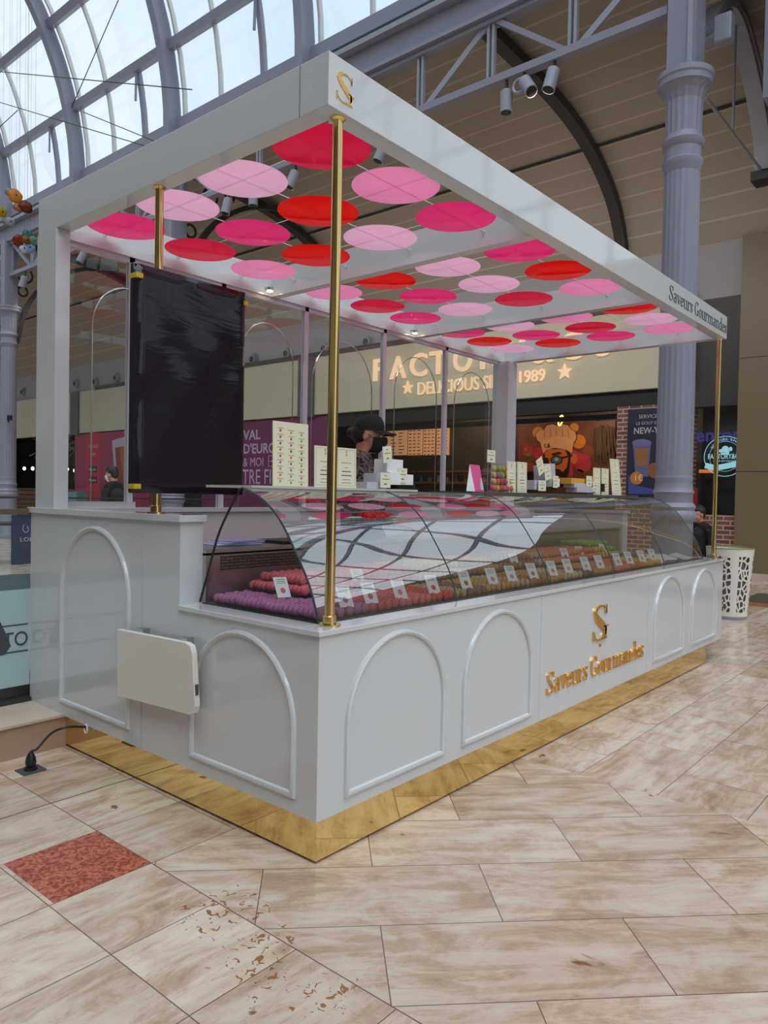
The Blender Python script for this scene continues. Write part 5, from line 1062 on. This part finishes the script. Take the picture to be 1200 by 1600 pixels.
# navy board and tables behind the barrier
d_ = at(30, 882, 'Z', 0); nb = thing('navy_notice_board', 'navy board with white lettering seen through the glass barrier', 'notice board', d_)
a, b = at(20, 805, 'Y', d_.y), at(75, 882, 'Y', d_.y)
MB().box(a.x, b.x, d_.y, d_.y + .06, 0.0, a.z).build('board', M['navy'], nb); c = at(31, 846, 'Y', d_.y); sans('LOBS', c.x, c.z, .10, FRONTY(d_.y), .002, M['lilac'], 'printed_letters', nb, width=.28)
mb = MB(); ribbon(mb, [(c.x + .07, c.z + .30, .01), (c.x + .05, c.z + .22, .01), (c.x + .1, c.z + .16, .01), (c.x + .15, c.z + .2, .01), (c.x + .13, c.z + .28, .01)], FRONTY(d_.y), 0, .003); mb.build('printed_emblem', M['lilac'], nb)
for k, px in enumerate((4,)):
    d2 = at(px, 880, 'Z', 0); t = thing('cafe_table', ['small dark cafe table beside the navy board', 'dark cafe table at the left edge behind the barrier'][k], 'table', d2, 'cafe tables behind the glass barrier'); MB().box(d2.x - .35, d2.x + .35, d2.y - .35, d2.y + .35, .70, .74).build('table_top', M['darkmid'], t)
    for sx in (-.3, .3):
        for sy in (-.3, .3): MB().bar((d2.x + sx, d2.y + sy, 0), (d2.x + sx, d2.y + sy, .7), .035).build('leg', M['black'], t)
struct(MB().box(-8, 1.8, d_.y - 1.6, d_.y - 1.3, 0, .16).build('trim_303', M['marble']))
# far rail behind the kiosk
fr_ = thing('far_railing', 'thin glass railing behind the kiosk on the far side', 'railing', (4, 8.2, 0)); MB().box(-3, 6.2, 8.2, 8.23, 1.235, 1.26).build('handrail', M['irond'], fr_); MB().box(-3, 6.2, 8.21, 8.22, .1, 1.22).build('glass_panel', M['glass'], fr_)
for k in range(0): MB().box(-3 + k * 1.84, -2.96 + k * 1.84, 8.2, 8.24, 0, 1.22).build('post', M['iron'], fr_)
# floor socket + cable
s0 = at(48, 1204, 'Z', 0); e0 = at(134, 1136, 'Y', 1.62)
t = thing('floor_socket', 'square black floor socket in the marble near the curb', 'socket', (s0.x, s0.y, 0)); MB().box(s0.x - .055, s0.x + .055, s0.y - .05, s0.y + .05, 0, .006).build('plate', M['ink'], t); MB().lathe((s0.x, s0.y, .006), [(.03, 0), (.03, .012), (.02, .014)], 16).build('outlet_ring', M['black'], t)
t = thing('power_cable', 'black power cable arching from floor socket to the kiosk', 'cable', (s0.x, s0.y, .02)); k1 = catmull([(s0.x, s0.y, .02), (s0.x, s0.y, .09), tuple(at(58, 1170, 'Y', s0.y + .0)), tuple(at(80, 1146, 'Y', 1.70)), tuple(at(105, 1136, 'Y', 1.66)), tuple(at(134, 1136, 'X', -.0))], 6)
MB().tube(k1, .006, 8).build('cord', M['black'], t, smooth=True); MB().lathe((s0.x, s0.y, .02), [(.02, 0), (.026, .02), (.022, .045), (.01, .07)], 14).build('plug', M['black'], t, smooth=True)
c = at(134, 1137, 'X', -.006); MB().tube([(c.x, c.y + .016 * math.cos(i * PI / 8), c.z - .005 + .022 * math.sin(i * PI / 8)) for i in range(16)], .004, 6, closed=True).build('cable_ring', M['cardw'], t, smooth=True)
c = at(200, 1163, 'Y', 1.5)
# bin
bc = (7.42, .60); t = thing('waste_bin', 'white round waste bin with pebble-shaped cut-outs right of the kiosk', 'bin', (*bc, 0))
def pebble():
    mt, nt = nm('pebble_cutout_white'); b = nt.nodes['Principled BSDF']; b.inputs['Base Color'].default_value = (*rgb(226, 222, 212), 1); b.inputs['Roughness'].default_value = .4; N, L = nt.nodes.new, nt.links.new; o = nt.nodes['Material Output']
    tc = N('ShaderNodeTexCoord'); s = N('ShaderNodeSeparateXYZ'); L(tc.outputs['Object'], s.inputs[0])
    def ma(op, *a):
        n = N('ShaderNodeMath'); n.operation = op
        for i, v in enumerate(a):
            if isinstance(v, (int, float)): n.inputs[i].default_value = v
            else: L(v, n.inputs[i])
        return n.outputs[0]
    an = ma('ARCTAN2', s.outputs[1], s.outputs[0]); c = N('ShaderNodeCombineXYZ'); L(ma('MULTIPLY', an, .235 / .055), c.inputs[0]); L(ma('MULTIPLY', s.outputs[2], 1 / .075), c.inputs[1])
    v = N('ShaderNodeTexVoronoi'); v.voronoi_dimensions = '2D'; v.feature = 'DISTANCE_TO_EDGE'; v.inputs['Scale'].default_value = 1; L(c.outputs[0], v.inputs['Vector'])
    h = ma('GREATER_THAN', v.outputs['Distance'], .15); h = ma('MULTIPLY', h, ma('GREATER_THAN', s.outputs[2], .09)); h = ma('MULTIPLY', h, ma('LESS_THAN', s.outputs[2], .74))
    ph = ma('FRACT', ma('ADD', ma('MULTIPLY', an, 1 / .9), .12)); h = ma('MULTIPLY', h, ma('GREATER_THAN', ph, .36))
    tr = N('ShaderNodeBsdfTransparent'); x = N('ShaderNodeMixShader'); L(h, x.inputs[0]); L(b.outputs[0], x.inputs[1]); L(tr.outputs[0], x.inputs[2]); L(x.outputs[0], o.inputs[0]); return mt
mb = MB(); n = 48; mb.add([(bc[0] + r * math.cos(2 * PI * j / n), bc[1] + r * math.sin(2 * PI * j / n), z) for r, z in ((.205, .04), (.262, .83)) for j in range(n)], [(j, (j + 1) % n, n + (j + 1) % n, n + j) for j in range(n)]); mb.build('shell', pebble(), t, smooth=True)
MB().lathe((*bc, 0), [(.19, .04), (.235, .78)], 36).build('liner', P('grey_liner', rgb(110, 108, 104), .7), t, smooth=True)
mb = MB(); mb.tube([(bc[0] + .262 * math.cos(2 * PI * j / 40), bc[1] + .262 * math.sin(2 * PI * j / 40), .83) for j in range(40)], .006, 6, closed=True); mb.build('rim', P('olive_bag_edge', rgb(150, 150, 60), .5), t, smooth=True)
MB().lathe((*bc, 0), [(.19, 0), (.20, .02), (.205, .045)], 36).build('foot', M['ironl'], t, smooth=True)

# hanging mobile of coloured glass discs at top left
mobi = [(25, 305, .11, 'amber', (226, 170, 90)), (42, 322, .10, 'rust orange', (150, 78, 30)), (29, 322, .08, 'tan', (196, 140, 100)), (4, 331, .08, 'yellow', (200, 180, 60)), (43, 363, .07, 'teal', (70, 150, 160)), (30, 376, .09, 'brown orange', (170, 90, 40)), (43, 374, .07, 'ochre', (170, 120, 50)), (54, 376, .07, 'pale green', (150, 180, 160)), (47, 386, .09, 'pale blue', (170, 200, 230)), (38, 388, .06, 'white', (220, 225, 230)), (14, 300, .06, 'pale grey green', (160, 190, 190)), (17, 346, .07, 'light grey', (190, 200, 205))]
for k, (px, py, r, cn, cc) in enumerate(mobi):
    c = at(px, py, 'X', 3.0 + .1 * (k % 3)); dirv = Matrix.Rotation(random.uniform(-.7, .7), 3, 'Y') @ Matrix.Rotation(random.uniform(-.5, .5), 3, 'X')
    t = thing('hanging_glass_flower', '%s glass flower disc hanging at the top left' % cn, 'ornament', c, 'coloured glass flowers of the mobile')
    mb = MB(); vs = [(c + dirv @ Vector((r * f_ * (1 + .08 * math.sin(5 * j * PI / 10)) * math.cos(j * PI / 10), .03 * f_, r * f_ * math.sin(j * PI / 10)))) for f_ in (1, .5) for j in range(20)] + [c]
    mb.add(vs, [(j, (j + 1) % 20, 20 + (j + 1) % 20, 20 + j) for j in range(20)] + [(20 + j, 20 + (j + 1) % 20, 40) for j in range(20)]); o = mb.build('petal_disc', acrylic(cn.replace(' ', '_') + '_glass', rgb(*cc)), t, smooth=True); o.modifiers.new('solid', 'SOLIDIFY').thickness = .006
    MB().ell(c - dirv @ Vector((0, .012, 0)), (.014, .014, .014), 8).build('centre', M['irond'], t); MB().cyl(c, (c.x, c.y, 9.5), .0012, 5).build('thread', M['irond'], t)
for k, (a, b) in enumerate((((0, 112), (300, 140)), ((0, 160), (240, 232)), ((130, 175), (245, 222)), ((185, 0), (112, 168)), ((0, 198), (28, 172)))):
    p, q = at(*a, 'X', 4.5), at(*b, 'X', 4.5); tag(MB().cyl(p, q, .008, 6).build('tension_wire', M['irond']), ['long thin wire crossing the roof at upper left', 'lower thin wire sloping down across the roof glazing', 'short thin wire above the left fascia', 'steep thin wire crossing the roof bars', 'short thin wire at the left edge'][k], 'wire', 'thin wires strung under the glazed roof')

# ------------------------------------------------------------------ people
def remesh(mb, name, mat, parent, vox, smooth=2):
    o = mb.build(name, mat, parent); r = o.modifiers.new('r', 'REMESH'); r.mode = 'VOXEL'; r.voxel_size = vox; r.use_smooth_shade = True
    s = o.modifiers.new('s', 'SMOOTH'); s.iterations = smooth; s.factor = .5; mesh_eval(o)
    if not o.data.materials: o.data.materials.append(mat)
    for p in o.data.polygons: p.use_smooth = True
    return o
def person(loc, head_deg, label, top, legs_mat, hair='short', cap=False, mask='black', seated=False, tall=1.0, arms='work', earring=False, cut=None, headpitch=-8):
    t = thing('person', label, 'person', loc); Rz = Matrix.Rotation(math.radians(head_deg), 3, 'Z'); lo = Vector(loc)
    def T(x, y, z): return lo + Rz @ (Vector((x, y, z)) * tall)
    sk, tp, lg = MB(), MB(), MB(); k = tall
    hip = .92 if not seated else .50; dz = hip - .92
    Hc = (.035, 0, 1.585 + dz)
    Rh = Rz @ Matrix.Rotation(math.radians(-headpitch), 3, 'Y')
    def Hd(x, y, z): return T(*Hc) + Rh @ (Vector((x, y, z)) * k)
    def he(mb, c, r): mb.ell(Hd(*c), [q * k for q in r], 20, rot=Rh)
    # head: cranium, face, jaw, chin, nose, brow, cheeks, lips, ears
    for c, r in (((-.012, 0, .025), (.095, .074, .088)), ((.03, 0, -.03), (.062, .058, .075)), ((.055, 0, -.085), (.030, .030, .026)), ((.02, 0, -.075), (.05, .047, .035)), ((.082, 0, .028), (.016, .045, .012)), ((.072, .034, -.022), (.02, .02, .02)), ((.072, -.034, -.022), (.02, .02, .02)), ((.092, 0, -.055), (.012, .022, .007)), ((.090, 0, -.066), (.011, .018, .007))): he(sk, c, r)
    sk.tube([Hd(.088, 0, .018), Hd(.100, 0, 0), Hd(.114, 0, -.022), Hd(.100, 0, -.034)], [.008 * k, .009 * k, .013 * k, .010 * k], 10)
    for s in (-1, 1): he(sk, (-.008, s * .074, -.008), (.020, .008, .031)); he(sk, (-.012, s * .078, -.026), (.010, .006, .012))
    sk.tube([T(-.01, 0, 1.40 + dz), T(.0, 0, 1.46 + dz), T(.015, 0, 1.54 + dz)], [.062 * k, .052 * k, .054 * k], 14)
    tp.tube([T(0, 0, .90 + dz), T(-.0, 0, 1.0 + dz), T(.01, 0, 1.15 + dz), T(0, 0, 1.28 + dz), T(-.01, 0, 1.37 + dz)], [.15 * k, .135 * k, .15 * k, .155 * k, .11 * k], 16)
    tp.tube([T(-.01, -.18, 1.375 + dz), T(-.015, -.09, 1.405 + dz), T(-.015, 0, 1.415 + dz), T(-.015, .09, 1.405 + dz), T(-.01, .18, 1.375 + dz)], [.062 * k, .072 * k, .085 * k, .072 * k, .062 * k], 12)
    tp.tube([T(-.005, -.14, 1.25 + dz), T(-.005, .14, 1.25 + dz)], [.11 * k, .11 * k], 12)
    sk.tube([T(0, 0, 1.0 + dz), T(0, 0, 1.3 + dz), T(-.01, 0, 1.42 + dz)], [.11 * k, .12 * k, .06 * k], 12)
    for s in (-1, 1):
        if arms == 'work': sh, el, wr = (-.01, s * .195, 1.365 + dz), (.02, s * .235, 1.09 + dz), (.24, s * .13, 1.03 + dz)
        else: sh, el, wr = (-.01, s * .20, 1.365 + dz), (-.02, s * .25, 1.08 + dz), (.10, s * .21, .86 + dz)
        tp.tube([T(*sh), T(*[(a + b) / 2 for a, b in zip(sh, el)]), T(*el)], [.062 * k, .055 * k, .047 * k], 12); tp.tube([T(*el), T(*[(a * .15 + b * .85) for a, b in zip(el, wr)])], [.048 * k, .036 * k], 12)
        sk.tube([T(*sh), T(*el)], [.045 * k, .038 * k], 10); sk.tube([T(*el), T(*wr)], [.036 * k, .026 * k], 10)
        w = Vector(wr); d = (Vector(wr) - Vector(el)).normalized(); side = Vector((0, 1, 0)) if abs(d.y) < .8 else Vector((1, 0, 0)); side = (side - d * side.dot(d)).normalized(); nn = d.cross(side)
        if nn.z > 0: nn = -nn
        for q in (-.028, -.009, .009, .028): sk.tube([T(*w), T(*(w + d * .085 + side * q))], [.020 * k, .012 * k], 8)
        for q, ln in ((-.030, .055), (-.010, .070), (.010, .074), (.030, .066)):
            b0 = w + d * .085 + side * q; b1 = b0 + d * ln * .5 + nn * .006; b2 = b1 + d * ln * .3 + nn * .022; sk.tube([T(*b0), T(*b1), T(*b2)], [.0095 * k, .0085 * k, .0070 * k], 8)
        b0 = w + d * .03 - side * s * .025; b1 = b0 + d * .035 - side * s * .03 + nn * .008; b2 = b1 + d * .03 - side * s * .006 + nn * .012; sk.tube([T(*b0), T(*b1), T(*b2)], [.013 * k, .0105 * k, .008 * k], 8)
        if seated: kn, an = (.43, s * .11, .50), (.42, s * .11, .08)
        else: kn, an = (.015, s * .10, .50), (-.02, s * .10, .08)
        hp = (0, s * .09, hip - .02)
        lg.tube([T(*hp), T(*[(a + b) / 2 for a, b in zip(hp, kn)]), T(*kn)], [.10 * k, .085 * k, .062 * k], 12); lg.tube([T(*kn), T(kn[0] - .01, kn[1], (kn[2] + an[2]) / 2), T(*an)], [.062 * k, .058 * k, .042 * k], 12)
        sk.tube([T(*hp), T(*kn)], [.08 * k, .05 * k], 10); sk.tube([T(*kn), T(*an)], [.05 * k, .035 * k], 10); sk.tube([T(*an), T(an[0] + .14, an[1], .045)], [.035 * k, .03 * k], 10)
        MB().tube([T(an[0] - .05, an[1], .045), T(an[0] + .06, an[1], .045), T(an[0] + .18, an[1], .035)], [.042 * k, .046 * k, .034 * k], 12).build('shoe', M['black'], t, smooth=True)
    lg.ell(T(0, 0, hip), (.17 * k, .17 * k, .12 * k), 14)
    remesh(sk, 'body', M['skin'], t, .006, 3); remesh(tp, 'jacket', top, t, .012, 4); remesh(lg, 'trousers', legs_mat, t, .014, 4)
    for s in (-1, 1):
        MB().ell(Hd(.084, s * .030, .004), (.010 * k, .011 * k, .008 * k), 12, rot=Rh).build('eye', M['cardw'], t, smooth=True); MB().ell(Hd(.0925, s * .030, .004), (.003 * k, .005 * k, .005 * k), 10, rot=Rh).build('iris', M['hair'], t)
        MB().tube([Hd(.093, s * .016, .022), Hd(.092, s * .034, .026), Hd(.080, s * .050, .020)], [.003, .0035, .002], 6).build('eyebrow', M['hair'], t)
    mb = MB()
    if hair == 'short':
        for c, r in (((-.03, 0, .045), (.092, .084, .085)), ((-.055, 0, 0), (.062, .07, .07)), ((.035, 0, .085), (.058, .062, .036))): mb.ell(Hd(*c), [q * k for q in r], 18, rot=Rh)
        for i in range(40):
            a, b_ = random.uniform(0, 2 * PI), random.uniform(.1, 1.4); mb.ell(Hd(-.02 + .088 * math.cos(a) * math.sin(b_), .076 * math.sin(a) * math.sin(b_), .052 + .08 * math.cos(b_)), [.018 * k] * 3, 8)
    else:
        for c, r in (((-.04, 0, .01), (.078, .080, .080)), ((-.108, 0, .002), (.036, .036, .034))): mb.ell(Hd(*c), [q * k for q in r], 18, rot=Rh)
    remesh(mb, 'hair', M['hair'], t, .007, 2)
    if cap:
        mb = MB(); prof_ = [(.001, .118), (.04, .114), (.07, .098), (.09, .07), (.099, .04), (.100, .018), (.097, .016)]
        vs = []; n = 28
        for r, z in prof_:
            for j in range(n): a = 2 * PI * j / n; vs.append(Hd(-.008 + r * 1.06 * math.cos(a), r * .84 * math.sin(a), z + .012 + .012 * math.cos(a)))
        mb.add(vs, [(i * n + j, i * n + (j + 1) % n, (i + 1) * n + (j + 1) % n, (i + 1) * n + j) for i in range(len(prof_) - 1) for j in range(n)] + [tuple(range(n))]); mb.build('cap_crown', M['blackcloth'], t, smooth=True)
        mb = MB(); vs = []; m_ = 12
        for q in range(2):
            for i in range(5):
                f_ = i / 4
                for j in range(m_ + 1):
                    a = math.radians(-68 + 136 * j / m_); ext = .085 * f_ * math.cos(a * .95) ** .6; vs.append(Hd(-.008 + .104 * math.cos(a) + ext, .083 * math.sin(a) * (1 - .1 * f_), (.046 - .014 * f_ - .020 * math.sin(a) ** 2 - q * .004)))
        w_ = m_ + 1; S = 5 * w_; fs = [(i * w_ + j, i * w_ + j + 1, (i + 1) * w_ + j + 1, (i + 1) * w_ + j) for i in range(4) for j in range(m_)]; fs += [tuple(S + q for q in f_) for f_ in fs] + [(4 * w_ + j, 4 * w_ + j + 1, S + 4 * w_ + j + 1, S + 4 * w_ + j) for j in range(m_)]
        mb.add(vs, fs); mb.build('cap_brim', M['blackcloth'], t, smooth=True)
    if mask:
        mt = {'black': M['blackcloth'], 'white': M['cardw']}[mask]; mb = MB(); vs = []; n1, n2 = 10, 14
        for i in range(n1 + 1):
            v = i / n1; z = -.008 - .098 * v
            for j in range(n2 + 1):
                a = math.radians(-82 + 164 * j / n2); bulge = .016 + .022 * math.sin(PI * min(1, v * 1.25 + .12)) * math.cos(a) ** 2; fx = .032 if v < .75 else .032 - .03 * (v - .75) * 3
                vs.append(Hd(fx + (.064 + bulge) * math.cos(a) * (1 - .1 * v), (.066 - .018 * v) * math.sin(a), z + .012 * math.cos(a) ** 6 * (1 - v)))
        mb.add(vs, [(i * (n2 + 1) + j, i * (n2 + 1) + j + 1, (i + 1) * (n2 + 1) + j + 1, (i + 1) * (n2 + 1) + j) for i in range(n1) for j in range(n2)]); o = mb.build('face_mask', mt, t, smooth=True); sdm = o.modifiers.new('s', 'SOLIDIFY'); sdm.thickness = .003
        for s in (-1, 1): MB().tube([Hd(.045, s * .066, -.02), Hd(.015, s * .075, .0), Hd(-.02, s * .080, .012), Hd(-.028, s * .080, -.01)], .0018, 6).build('mask_loop', mt, t)
    if earring:
        for s in (-1, 1): c = Hd(-.008, s * .082, -.048); MB().tube([c + Rz @ Vector((.007 * math.cos(a * PI / 6), 0, .009 * math.sin(a * PI / 6))) for a in range(12)], .0022, 6, closed=True).build('earring', M['brass'], t)
    return t
person((1.58, 1.22, .19), -56, 'woman in black cap, black mask and leopard print top behind the display case', M['leopard'], M['blackcloth'], hair='bun', cap=True, mask='black', earring=True, tall=.985)
mp = at(176, 764, 'Z', 1.38 - .001) if False else None
dM = 12.0; dd = Fw + Rt * ((177 - 600) / FPX); pm_ = CAM + dd * dM
person((pm_.x, pm_.y, 0), 112, 'man with dark hair, white mask and black coat, seen from behind through the glass', M['blackcloth'], M['blackcloth'], mask='white', arms='down', tall=1.02)
dd = Fw + Rt * ((1094 - 600) / FPX); ps = CAM + dd * 11.2
person((ps.x, ps.y, 0), 150, 'seated person in black by the dark shop window, beside the right brass pole', M['blackcloth'], M['blackcloth'], mask=None, arms='down', seated=True)
t = thing('stool', 'dark stool under the seated person by the shop window', 'stool', (ps.x, ps.y, 0)); MB().box(ps.x - .2, ps.x + .2, ps.y - .2, ps.y + .2, .34, .38).build('seat', M['darkmid'], t)
for sx in (-.17, .17):
    for sy in (-.17, .17): MB().bar((ps.x + sx, ps.y + sy, 0), (ps.x + sx, ps.y + sy, .34), .03).build('leg', M['black'], t)
for o in bpy.data.objects:
    if '_w' in o: del o['_w']
